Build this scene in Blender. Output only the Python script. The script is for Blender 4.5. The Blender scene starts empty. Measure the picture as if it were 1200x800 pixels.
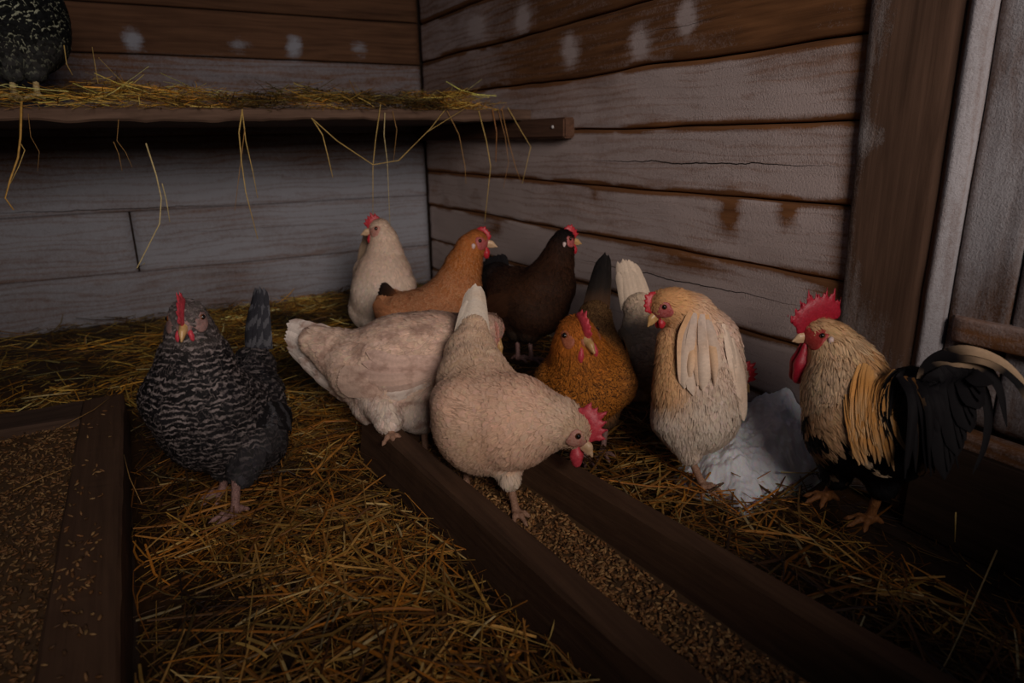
import bpy, math, random
import numpy as np
from mathutils import Vector
random.seed(7)
rng = np.random.default_rng(11)
SC = bpy.context.scene
COL = SC.collection

# ------------------------------------------------------------------ camera, world, light, exposure
H = 0.8
PITCH, ROLL, YAW, F = math.radians(16.5), math.radians(1.0), math.radians(29), 800.0
c_f = np.array((math.sin(YAW)*math.cos(PITCH), math.cos(YAW)*math.cos(PITCH), -math.sin(PITCH)))
c_r0 = np.array((math.cos(YAW), -math.sin(YAW), 0.0))
c_u0 = np.array((math.sin(YAW)*math.sin(PITCH), math.cos(YAW)*math.sin(PITCH), math.cos(PITCH)))
cR, sR = math.cos(ROLL), math.sin(ROLL)
c_r = c_r0*cR - c_u0*sR
c_u = c_r0*sR + c_u0*cR
cam_d = bpy.data.cameras.new('camera')
cam = bpy.data.objects.new('camera', cam_d)
COL.objects.link(cam)
from mathutils import Matrix
m = Matrix(((c_r[0], c_u[0], -c_f[0], 0), (c_r[1], c_u[1], -c_f[1], 0), (c_r[2], c_u[2], -c_f[2], H), (0, 0, 0, 1)))
cam.matrix_world = m
cam_d.sensor_width = 36
cam_d.lens = 36*F/1200
cam_d.clip_start = 0.02
cam_d.dof.use_dof = True
cam_d.dof.focus_distance = 1.5
cam_d.dof.aperture_fstop = 3.4
SC.camera = cam

SC.view_settings.view_transform = 'Standard'
SC.view_settings.look = 'None'
SC.view_settings.gamma = 1
SC.view_settings.use_curve_mapping = False
SC.view_settings.exposure = 0.3

world = bpy.data.worlds.new('world')
SC.world = world
world.use_nodes = True
world.node_tree.nodes['Background'].inputs[0].default_value = (0.62, 0.72, 1.0, 1)
world.node_tree.nodes['Background'].inputs[1].default_value = 0.045

def area(name, loc, aim, size, sizey, power, color):
    l = bpy.data.lights.new(name, 'AREA')
    l.shape = 'RECTANGLE'; l.size = size; l.size_y = sizey; l.energy = power; l.color = color
    o = bpy.data.objects.new(name, l); COL.objects.link(o)
    o.location = loc
    o.rotation_euler = (Vector(aim)-Vector(loc)).to_track_quat('-Z', 'Y').to_euler()
    return o
# daylight from behind the camera, through the added hatch, over its sill
area('rear_daylight', (-0.05, -2.3, 1.75), (0.75, 2.3, 0.35), 1.4, 1.1, 86, (1.0, 0.86, 0.79))

# ------------------------------------------------------------------ measuring helpers
def ray(px, py):
    a, b = (px-600)/F, (400-py)/F
    return c_r*a + c_u*b + c_f
def at(px, py, d):
    p = ray(px, py)*d
    return np.array((p[0], p[1], H+p[2]))
def vdir(right, up, away):
    v = c_r0*right + np.array((math.sin(YAW), math.cos(YAW), 0))*away + np.array((0, 0, 1.0))*up
    return v/np.linalg.norm(v)
def unit(v):
    v = np.asarray(v, float); return v/(np.linalg.norm(v)+1e-12)

# ------------------------------------------------------------------ numpy noise
def vnoise(x, y, seed=0):
    x = np.asarray(x, float); y = np.asarray(y, float)
    xi = np.floor(x).astype(np.int64); yi = np.floor(y).astype(np.int64)
    fx = x-xi; fy = y-yi
    fx = fx*fx*(3-2*fx); fy = fy*fy*(3-2*fy)
    def h(a, b):
        n = (a*374761393 + b*668265263 + seed*974711) & 0x7fffffff
        n = ((n ^ (n >> 13))*1274126177) & 0x7fffffff
        return ((n ^ (n >> 16)) & 0xffff)/65535.0
    return (h(xi, yi)*(1-fx)+h(xi+1, yi)*fx)*(1-fy) + (h(xi, yi+1)*(1-fx)+h(xi+1, yi+1)*fx)*fy
def fbm(x, y, seed=0, o=4):
    s = 0; a = 0.5; t = 0
    for i in range(o):
        s = s + a*vnoise(x*2**i, y*2**i, seed+i*17); t += a; a *= .5
    return s/t
def sstep(a, b, x):
    t = np.clip((np.asarray(x, float)-a)/(b-a), 0, 1); return t*t*(3-2*t)

# ------------------------------------------------------------------ object helpers
def link(o, parent=None):
    COL.objects.link(o)
    if parent is not None: o.parent = parent
    return o
def tag(o, label=None, cat=None, group=None, kind=None):
    if label: o['label'] = label
    if cat: o['category'] = cat
    if group: o['group'] = group
    if kind: o['kind'] = kind
    return o
def empty(name, loc):
    o = bpy.data.objects.new(name, None); o.location = tuple(loc); o.empty_display_size = .05
    return link(o)
def mesh_obj(name, V, Fc, mat, parent=None, origin=None, smooth=True, uv=None, attrs=None):
    """V (n,3) in world metres; the object's origin sits at `origin`."""
    V = np.asarray(V, float)
    org = np.zeros(3) if origin is None else np.asarray(origin, float)
    if parent is not None and origin is None: org = np.array(parent['_org'])
    me = bpy.data.meshes.new(name)
    if isinstance(Fc, np.ndarray):
        me.vertices.add(len(V)); me.vertices.foreach_set('co', (V-org).astype(np.float32).ravel())
        k = Fc.shape[1]
        me.loops.add(Fc.size); me.loops.foreach_set('vertex_index', Fc.astype(np.int32).ravel())
        me.polygons.add(len(Fc)); me.polygons.foreach_set('loop_start', np.arange(len(Fc), dtype=np.int32)*k)
        me.update(calc_edges=True)
    else:
        me.from_pydata([tuple(v) for v in (V-org)], [], Fc)
    me.validate()
    if smooth: me.polygons.foreach_set('use_smooth', np.ones(len(me.polygons), dtype=bool))
    if uv is not None:
        l = me.uv_layers.new(name='UVMap')
        vi = np.zeros(len(me.loops), dtype=np.int32); me.loops.foreach_get('vertex_index', vi)
        l.data.foreach_set('uv', np.asarray(uv, np.float32)[vi].ravel())
    for k_, a in (attrs or {}).items():
        at_ = me.attributes.new(k_, 'FLOAT_COLOR', 'POINT')
        a = np.asarray(a, np.float32)
        if a.shape[1] == 3: a = np.hstack([a, np.ones((len(a), 1), np.float32)])
        at_.data.foreach_set('color', a.ravel())
    if mat: me.materials.append(mat)
    o = bpy.data.objects.new(name, me)
    if parent is None: o.location = tuple(org)
    return link(o, parent)

# ------------------------------------------------------------------ material helpers
def new_mat(name):
    mt = bpy.data.materials.new(name); mt.use_nodes = True
    nt = mt.node_tree; b = nt.nodes['Principled BSDF']
    return mt, nt, b
def N(nt, t, **kw):
    n = nt.nodes.new(t)
    for k, v in kw.items():
        if k.startswith('i_'):
            key = k[2:]; key = int(key) if key.isdigit() else key.replace('_', ' ')
            n.inputs[key].default_value = v
        else: setattr(n, k, v)
    return n
def mathn(nt, op, a, b=None, c=None, clamp=False):
    n = nt.nodes.new('ShaderNodeMath'); n.operation = op; n.use_clamp = clamp
    for i, v in enumerate((a, b, c)):
        if v is None: continue
        if isinstance(v, (int, float)): n.inputs[i].default_value = v
        else: nt.links.new(v, n.inputs[i])
    return n.outputs[0]
def mix(nt, fac, a, b, mode='MIX'):
    n = nt.nodes.new('ShaderNodeMix'); n.data_type = 'RGBA'; n.blend_type = mode
    for i, v in ((0, fac), (6, a), (7, b)):
        if isinstance(v, (int, float)): n.inputs[i].default_value = v
        elif isinstance(v, tuple): n.inputs[i].default_value = (*v[:3], 1)
        else: nt.links.new(v, n.inputs[i])
    return n.outputs[2]
def ramp(nt, fac, stops):
    n = nt.nodes.new('ShaderNodeValToRGB'); e = n.color_ramp.elements
    while len(e) < len(stops): e.new(.5)
    for k, (p, c) in enumerate(stops):
        e[k].position = p; e[k].color = (*c, 1) if len(c) == 3 else c
    nt.links.new(fac, n.inputs[0]); return n.outputs[0]
def noise(nt, vec, scale, detail=4, rough=.55, dist=0):
    n = N(nt, 'ShaderNodeTexNoise', i_Scale=scale, i_Detail=detail, i_Roughness=rough, i_Distortion=dist)
    nt.links.new(vec, n.inputs['Vector']); return n.outputs['Fac']
def mapping(nt, vec, scale=(1, 1, 1), loc=(0, 0, 0), rot=(0, 0, 0)):
    n = N(nt, 'ShaderNodeMapping'); n.inputs['Scale'].default_value = scale
    n.inputs['Location'].default_value = loc; n.inputs['Rotation'].default_value = rot
    nt.links.new(vec, n.inputs[0]); return n.outputs[0]
def texco(nt, k='Object'): return nt.nodes.new('ShaderNodeTexCoord').outputs[k]
def bump(nt, b, h, strength=.5, dist=.01):
    n = N(nt, 'ShaderNodeBump'); n.inputs['Strength'].default_value = strength; n.inputs['Distance'].default_value = dist
    nt.links.new(h, n.inputs['Height']); nt.links.new(n.outputs[0], b.inputs['Normal'])

def wood_mat(name, axis, dark, light, frost=None, rough=.85, gscale=1.0, cracks=()):
    """weathered sawn wood, grain running along `axis` (0,1,2); attribute Frost.r = how much rime sits on it, .g = per plank tone"""
    mt, nt, b = new_mat(name)
    co = texco(nt)
    sc = [22*gscale]*3; sc[axis] = 1.1*gscale
    g1 = noise(nt, mapping(nt, co, tuple(sc)), 1.6, 7, .62, 1.2)
    sc2 = [110*gscale]*3; sc2[axis] = 3.0
    g2 = noise(nt, mapping(nt, co, tuple(sc2)), 1.0, 3, .6)
    wv = N(nt, 'ShaderNodeTexWave', i_Scale=1.0, i_Distortion=14.0, i_Detail=3.0, i_Detail_Scale=1.2)
    wv.wave_type = 'BANDS'; wv.bands_direction = 'Z' if axis != 2 else 'X'
    sc3 = [11*gscale]*3; sc3[axis] = 1.5
    nt.links.new(mapping(nt, co, tuple(sc3)), wv.inputs['Vector'])
    g = mathn(nt, 'ADD', mathn(nt, 'MULTIPLY', g1, .50), mathn(nt, 'MULTIPLY', g2, .25))
    big = noise(nt, co, 5, 4, .6)
    g = mathn(nt, 'ADD', g, mathn(nt, 'MULTIPLY', wv.outputs['Fac'], .07))
    g = mathn(nt, 'ADD', g, mathn(nt, 'MULTIPLY', big, .18))
    col = ramp(nt, g, [(.28, dark), (.72, light)])
    hgt = g
    if frost:
        a = N(nt, 'ShaderNodeAttribute', attribute_name='Frost')
        sep = N(nt, 'ShaderNodeSeparateColor'); nt.links.new(a.outputs['Color'], sep.inputs[0])
        col = mix(nt, 1.0, col, ramp(nt, sep.outputs[1], [(0, (.55, .55, .55)), (1, (1.25, 1.2, 1.15))]), 'MULTIPLY')
        fn = noise(nt, co, 210, 3, .8)
        fm = noise(nt, co, 60, 5, .65)
        f = mathn(nt, 'ADD', mathn(nt, 'MULTIPLY', fn, .55), mathn(nt, 'MULTIPLY', fm, .32))
        f = mathn(nt, 'ADD', f, mathn(nt, 'MULTIPLY', g, .30))
        f = mathn(nt, 'SUBTRACT', f, mathn(nt, 'MULTIPLY', mathn(nt, 'SUBTRACT', mathn(nt, 'POWER', wv.outputs['Fac'], 3.0), .25), .16))
        f = mathn(nt, 'ADD', mathn(nt, 'SUBTRACT', f, .55), mathn(nt, 'SUBTRACT', mathn(nt, 'MULTIPLY', sep.outputs[0], 1.0), .45))
        f = mathn(nt, 'MULTIPLY', f, 2.0, clamp=True)
        f = mathn(nt, 'MULTIPLY', f, .92)
        col = mix(nt, f, col, frost)
        if cracks:
            xyz = N(nt, 'ShaderNodeSeparateXYZ'); nt.links.new(co, xyz.inputs[0])
            s_ = xyz.outputs[axis]
            sv = N(nt, 'ShaderNodeCombineXYZ'); nt.links.new(s_, sv.inputs[0])
            wob = noise(nt, sv.outputs[0], 7, 5, .6)
            for (z0, sl, s0, s1, w) in cracks:     # drying splits: z = z0 + sl*s, open between s0 and s1
                zc = mathn(nt, 'ADD', mathn(nt, 'MULTIPLY', s_, sl), mathn(nt, 'ADD', mathn(nt, 'MULTIPLY', wob, .03), z0-.015))
                d_ = mathn(nt, 'ABSOLUTE', mathn(nt, 'SUBTRACT', xyz.outputs[2], zc))
                mid, hw = (s0+s1)/2, (s1-s0)/2
                tp = mathn(nt, 'SUBTRACT', 1.0, mathn(nt, 'POWER', mathn(nt, 'ABSOLUTE', mathn(nt, 'DIVIDE', mathn(nt, 'SUBTRACT', s_, mid), hw)), 2.0), clamp=True)
                k_ = mathn(nt, 'SUBTRACT', mathn(nt, 'MULTIPLY', tp, w), d_)
                k_ = mathn(nt, 'MULTIPLY', k_, 900, clamp=True)
                col = mix(nt, k_, col, (.008, .005, .004))
        hgt = mathn(nt, 'ADD', mathn(nt, 'MULTIPLY', g, .6), mathn(nt, 'MULTIPLY', mathn(nt, 'MULTIPLY', f, fn), .9))
    nt.links.new(col, b.inputs['Base Color']); b.inputs['Roughness'].default_value = rough
    b.inputs['Specular IOR Level'].default_value = .2
    bump(nt, b, hgt, .55, .006)
    return mt

def attr_mat(name, rough=.7, spec=.3, nscale=0, namp=0, sheen=0):
    mt, nt, b = new_mat(name)
    a = N(nt, 'ShaderNodeAttribute', attribute_name='Col')
    c = a.outputs['Color']
    if nscale:
        n = noise(nt, texco(nt), nscale, 4, .6)
        c = mix(nt, 1.0, c, ramp(nt, n, [(.3, (1-namp,)*3), (.7, (1+namp,)*3)]), 'MULTIPLY')
    nt.links.new(c, b.inputs['Base Color'])
    b.inputs['Roughness'].default_value = rough; b.inputs['Specular IOR Level'].default_value = spec
    return mt

def skin_mat(name, col, col2, rough=.45, scale=120, spec=.4, bs=.4, sss=.15):
    mt, nt, b = new_mat(name)
    n = noise(nt, texco(nt), scale, 4, .6)
    nt.links.new(ramp(nt, n, [(.3, col), (.7, col2)]), b.inputs['Base Color'])
    b.inputs['Roughness'].default_value = rough; b.inputs['Specular IOR Level'].default_value = spec
    b.inputs['Subsurface Weight'].default_value = sss; b.inputs['Subsurface Scale'].default_value = .01
    b.inputs['Subsurface Radius'].default_value = (1, .3, .2)
    bump(nt, b, n, bs, .002)
    return mt

def feather_mat(name, accent, bars=2.6, boff=.05, rows=0, mottle=0.0, mcol=(.3, .25, .22), mscale=(60, 60, 60)):
    """Col = feather colour; Pat.r = dark shaft streak, Pat.g = cross bars, Pat.b = laced edge"""
    mt, nt, b = new_mat(name)
    a = N(nt, 'ShaderNodeAttribute', attribute_name='Col')
    p = N(nt, 'ShaderNodeAttribute', attribute_name='Pat')
    sp = N(nt, 'ShaderNodeSeparateColor'); nt.links.new(p.outputs['Color'], sp.inputs[0])
    uvx = N(nt, 'ShaderNodeSeparateXYZ'); nt.links.new(texco(nt, 'UV'), uvx.inputs[0])
    u, v = uvx.outputs[0], uvx.outputs[1]
    side = mathn(nt, 'ABSOLUTE', mathn(nt, 'SUBTRACT', mathn(nt, 'MULTIPLY', u, 2), 1))
    nz = noise(nt, texco(nt), 180, 3, .6)
    nzs = mathn(nt, 'SUBTRACT', nz, .5)
    col = a.outputs['Color']
    if mottle:
        mn = noise(nt, mapping(nt, texco(nt), mscale), 1.0, 4, .6)
        col = mix(nt, mathn(nt, 'MULTIPLY', ramp(nt, mn, [(.48, (0, 0, 0)), (.66, (1, 1, 1))]), mottle), col, mcol)
    # barbs: fine lines fanning from the shaft
    barb = noise(nt, mapping(nt, texco(nt, 'UV'), (3, 26, 1)), 1.0, 2, .5)
    col = mix(nt, .35, col, ramp(nt, barb, [(.3, (.72, .72, .72)), (.7, (1.2, 1.2, 1.2))]), 'MULTIPLY')
    # the feather's margin is a shade paler than its middle
    streak = mathn(nt, 'SUBTRACT', 1.0, mathn(nt, 'MULTIPLY', side, 1.9), clamp=True)
    streak = mathn(nt, 'MULTIPLY', mathn(nt, 'MULTIPLY', streak, mathn(nt, 'ADD', mathn(nt, 'MULTIPLY', v, .8), 0.0)), sp.outputs[0])
    streak = mathn(nt, 'MULTIPLY', mathn(nt, 'ADD', streak, mathn(nt, 'MULTIPLY', mathn(nt, 'MULTIPLY', nzs, .8), streak)), 2.0, clamp=True)
    ph = mathn(nt, 'ADD', mathn(nt, 'MULTIPLY', mathn(nt, 'SUBTRACT', v, mathn(nt, 'MULTIPLY', side, .12)), bars*6.2832), mathn(nt, 'MULTIPLY', nzs, 3.2))
    bar = mathn(nt, 'MULTIPLY', mathn(nt, 'ADD', mathn(nt, 'SINE', ph), boff), 2.2, clamp=True)
    if rows:
        ob = N(nt, 'ShaderNodeSeparateXYZ'); nt.links.new(texco(nt), ob.inputs[0])
        w1 = mathn(nt, 'SUBTRACT', noise(nt, texco(nt), 22, 2, .5), .5); w2 = mathn(nt, 'SUBTRACT', noise(nt, texco(nt), 75, 2, .5), .5)
        ph2 = mathn(nt, 'ADD', mathn(nt, 'MULTIPLY', ob.outputs[2], rows), mathn(nt, 'ADD', mathn(nt, 'MULTIPLY', w1, 14), mathn(nt, 'MULTIPLY', w2, 8)))
        ph2 = mathn(nt, 'ADD', ph2, mathn(nt, 'MULTIPLY', v, 1.6))
        rb = mathn(nt, 'MULTIPLY', mathn(nt, 'ADD', mathn(nt, 'SINE', ph2), -.15), 1.6, clamp=True)
        brk = mathn(nt, 'MULTIPLY', mathn(nt, 'SUBTRACT', noise(nt, texco(nt), 55, 3, .6), .38), 5, clamp=True)
        bar = mathn(nt, 'MAXIMUM', mathn(nt, 'MULTIPLY', bar, .35), mathn(nt, 'MULTIPLY', rb, brk))
    bar = mathn(nt, 'MULTIPLY', bar, sp.outputs[1])
    edge = mathn(nt, 'MAXIMUM', mathn(nt, 'POWER', side, 2), mathn(nt, 'POWER', v, 3))
    edge = mathn(nt, 'MULTIPLY', mathn(nt, 'SUBTRACT', edge, .55), 4, clamp=True)
    edge = mathn(nt, 'MULTIPLY', edge, sp.outputs[2])
    f = mathn(nt, 'MAXIMUM', mathn(nt, 'MAXIMUM', streak, bar), edge)
    col = mix(nt, f, col, accent)
    nt.links.new(col, b.inputs['Base Color'])
    b.inputs['Roughness'].default_value = .7; b.inputs['Specular IOR Level'].default_value = .1
    return mt

# ------------------------------------------------------------------ implicit surfaces (smooth union of round cones)
class Blob:
    def __init__(s, k=.008, squash=None):
        s.p = []; s.k = k; s.squash = squash      # squash = (centre, axis, factor)
    def add(s, A, B, ra, rb, flow=(0, 0, -1), col=(1, 1, 1), fs=.03, wr=.7, pat=(0, 0, 0), bend=0):
        s.p.append((np.array(A, float), np.array(B, float), ra, rb, unit(flow), np.array(col, float), fs, wr, np.array(pat, float)))
    def dists(s, P):
        if s.squash:
            c, a, f = s.squash
            P = P + np.outer((P-c)@a, a)*(f-1)
        out = np.empty((len(s.p), len(P)), np.float32)
        for i, q in enumerate(s.p):
            A, B, ra, rb = q[:4]; d = B-A; L2 = d@d+1e-12
            t = np.clip((P-A)@d/L2, 0, 1)
            out[i] = np.linalg.norm(P-A-t[:, None]*d, axis=1) - (ra+(rb-ra)*t)
        return out
    def sdf(s, P):
        D = s.dists(P); mn = D.min(0)
        return mn - s.k*np.log(np.exp(-(D-mn)/s.k).sum(0))
    def grad(s, P, e=.001):
        g = np.empty_like(P)
        for i in range(3):
            o = np.zeros(3); o[i] = e
            g[:, i] = s.sdf(P+o)-s.sdf(P-o)
        return g/(np.linalg.norm(g, axis=1, keepdims=True)+1e-9)
    def weights(s, P, k=None):
        D = s.dists(P); k = k or s.k*1.2
        W = np.exp(-(D-D.min(0))/k); return W/W.sum(0)
    def mesh(s, h):
        lo = np.min([np.minimum(q[0]-q[2], q[1]-q[3]) for q in s.p], 0)-h*3-.006
        hi = np.max([np.maximum(q[0]+q[2], q[1]+q[3]) for q in s.p], 0)+h*3+.006
        n = np.ceil((hi-lo)/h).astype(int)+1
        ax = [lo[i]+h*np.arange(n[i]) for i in range(3)]
        G = np.stack(np.meshgrid(*ax, indexing='ij'), -1).reshape(-1, 3)
        D = np.concatenate([s.sdf(G[i:i+200000]) for i in range(0, len(G), 200000)]).reshape(n)
        return surface_nets(D, lo, h)

def surface_nets(D, lo, h):
    S = D < 0
    nx, ny, nz = D.shape
    acc = np.zeros((nx-1, ny-1, nz-1, 3)); cnt = np.zeros((nx-1, ny-1, nz-1))
    corners = [(i, j, k) for i in (0, 1) for j in (0, 1) for k in (0, 1)]
    def sub(A, c): return A[c[0]:nx-1+c[0], c[1]:ny-1+c[1], c[2]:nz-1+c[2]]
    for a in corners:
        for ax in range(3):
            if a[ax] == 0:
                b = list(a); b[ax] = 1; b = tuple(b)
                da, db = sub(D, a), sub(D, b)
                m_ = (da < 0) != (db < 0)
                t = np.where(m_, da/(da-db+1e-20), 0)
                p = np.stack([np.full(t.shape, float(a[i])) + (t if i == ax else 0) for i in range(3)], -1)
                acc += p*m_[..., None]; cnt += m_
    act = cnt > 0
    idx = -np.ones(act.shape, int); idx[act] = np.arange(act.sum())
    ijk = np.argwhere(act)
    V = lo + h*(ijk + acc[act]/cnt[act][:, None])
    quads = []
    for ax in range(3):
        o1, o2 = [(1, 2), (2, 0), (0, 1)][ax]
        sl = [slice(1, -1)]*3; sl[ax] = slice(0, -1)
        sl2 = list(sl); sl2[ax] = slice(1, None)
        s0 = S[tuple(sl)]; s1 = S[tuple(sl2)]
        w = np.argwhere(s0 != s1)
        if not len(w): continue
        fl = s0[tuple(w.T)]
        off = np.ones(3, int); off[ax] = 0
        w = w+off
        def c(d1, d2):
            q = w.copy(); q[:, o1] -= d1; q[:, o2] -= d2
            return idx[q[:, 0], q[:, 1], q[:, 2]]
        Q = np.stack([c(1, 1), c(0, 1), c(0, 0), c(1, 0)], 1)
        Q[~fl] = Q[~fl][:, ::-1]
        quads.append(Q)
    return V, np.concatenate(quads)

# ------------------------------------------------------------------ feathers
ROWS = np.array([0, .3, .6, .85, 1.0]); WID = np.array([.55, .95, 1.0, .72, .18])
def feather_coat(B, V, Fq, dens=1.0, avoid=None, tint=.12, lift=1.0, recol=None):
    A = V[Fq]; cen = A.mean(1)
    ar = .5*np.linalg.norm(np.cross(A[:, 2]-A[:, 0], A[:, 3]-A[:, 1]), axis=1)
    W = B.weights(cen)
    fs = W.T@np.array([q[6] for q in B.p]); wr = W.T@np.array([q[7] for q in B.p])
    pr = ar/(fs*fs*wr+1e-9)*5.2*dens
    n = rng.poisson(pr)
    fi = np.repeat(np.arange(len(Fq)), n)
    r = rng.random((len(fi), 2, 1)); a = A[fi]
    P = (a[:, 0]*(1-r[:, 0])+a[:, 1]*r[:, 0])*(1-r[:, 1]) + (a[:, 3]*(1-r[:, 0])+a[:, 2]*r[:, 0])*r[:, 1]
    if avoid is not None:
        k = avoid(P); P = P[k]
    W = B.weights(P).T
    fl = W@np.array([q[4] for q in B.p]); cl = W@np.array([q[5] for q in B.p])
    fs = W@np.array([q[6] for q in B.p]); wr = W@np.array([q[7] for q in B.p]); pt = W@np.array([q[8] for q in B.p])
    if recol is not None: cl, pt = recol(P, cl, pt)
    g = B.grad(P)
    fl = fl + rng.normal(0, .13, fl.shape)
    fl -= g*(fl*g).sum(1, keepdims=True); fl /= np.linalg.norm(fl, axis=1, keepdims=True)+1e-9
    sd = np.cross(fl, g)
    n = len(P)
    L = fs*rng.uniform(.8, 1.2, n); Wd = L*wr*rng.uniform(.85, 1.1, n)*.5
    c3 = np.array([-1, 0, 1.])
    X = (P[:, None, None]+fl[:, None, None]*(L[:, None, None, None]*(ROWS[None, :, None, None]-.25))
         + sd[:, None, None]*(Wd[:, None, None, None]*WID[None, :, None, None]*c3[None, None, :, None]))
    Q = X.reshape(-1, 3)
    d = B.sdf(Q); gg = B.grad(Q)
    lf = (.0018+.09*fs*rng.uniform(.5, 1.3, n))*lift
    off = (-.002 + (lf[:, None]+.002)*(ROWS[None]**1.2))[:, :, None] + np.array([0, .0008, 0])[None, None]*(1-.5*ROWS)[None, :, None]
    off = off - .0
    Q = Q - gg*(d-off.reshape(-1))[:, None]
    base = (np.arange(n)*15)[:, None]
    q = []
    for i in range(4):
        for j in range(2):
            q.append(np.array([i*3+j, i*3+j+1, i*3+j+4, i*3+j+3]))
    q = np.array(q)
    Fc = (base[:, :, None]+q[None]).reshape(-1, 4)
    uv = np.stack(np.broadcast_arrays(np.array([0, .5, 1])[None, None], ROWS[None, :, None], ), -1)
    uv = np.broadcast_to(uv, (n, 5, 3, 2)).reshape(-1, 2)
    cl = cl*(1+rng.normal(0, tint, (n, 1)))*(1+rng.normal(0, .025, (n, 3)))
    C = np.repeat(np.clip(cl, .002, 1), 15, 0); PT = np.repeat(pt, 15, 0)
    return Q, Fc, uv, C, PT

def fine_coat(B, V, Fq, n, L, w, avoid, tint, lift, recol=None):
    """loose barb ends: hair-fine tips that soften the coat"""
    A = V[Fq]; cen = A.mean(1)
    ar = .5*np.linalg.norm(np.cross(A[:, 2]-A[:, 0], A[:, 3]-A[:, 1]), axis=1)
    fi = rng.choice(len(Fq), n, p=ar/ar.sum()); a = A[fi]; r = rng.random((n, 2, 1))
    P = (a[:, 0]*(1-r[:, 0])+a[:, 1]*r[:, 0])*(1-r[:, 1]) + (a[:, 3]*(1-r[:, 0])+a[:, 2]*r[:, 0])*r[:, 1]
    P = P[avoid(P)]
    W = B.weights(P).T
    fl = W@np.array([q[4] for q in B.p]); cl = W@np.array([q[5] for q in B.p]); pt = W@np.array([q[8] for q in B.p])
    fs = W@np.array([q[6] for q in B.p])
    if recol is not None: cl, pt = recol(P, cl, pt)
    g = B.grad(P)
    fl = fl+rng.normal(0, .14, fl.shape); fl -= g*(fl*g).sum(1, keepdims=True); fl /= np.linalg.norm(fl, axis=1, keepdims=True)+1e-9
    sd = np.cross(fl, g); m_ = len(P)
    l = L*rng.uniform(.5, 1.3, m_)*np.clip(fs/.026, .35, 1.3); ww = w*rng.uniform(.5, 1.3, m_)*.5
    t = np.array([0, .5, 1.]); wd = np.array([1, .8, .15]); off = np.array([.0012, .0030, .0044])*lift
    base = B.sdf(P)
    X = (P-g*base[:, None])[:, None, None]+fl[:, None, None]*(l[:, None]*t)[:, :, None, None]+sd[:, None, None]*((ww[:, None]*wd)[:, :, None]*np.array([-1, 1.]))[..., None]
    Q = X.reshape(-1, 3)
    o = (off[None]*rng.uniform(.7, 1.4, (m_, 1)))
    Q = Q-B.grad(Q)*(B.sdf(Q)-np.repeat(o.ravel(), 2))[:, None]
    q = np.array([[0, 1, 3, 2], [2, 3, 5, 4]])
    Fc = ((np.arange(m_)*6)[:, None, None]+q[None]).reshape(-1, 4)
    uu = rng.random(m_)[:, None]; vv = rng.uniform(.1, 1, m_)[:, None]
    uv = np.stack([np.repeat(uu, 6, 1), vv*np.array([[.7, .7, .85, .85, 1, 1]])], -1).reshape(-1, 2)
    cl = cl*(1+rng.normal(0, tint, (m_, 1)))
    return Q, Fc, uv, np.repeat(np.clip(cl, .002, 1), 6, 0), np.repeat(pt, 6, 0)

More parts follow.
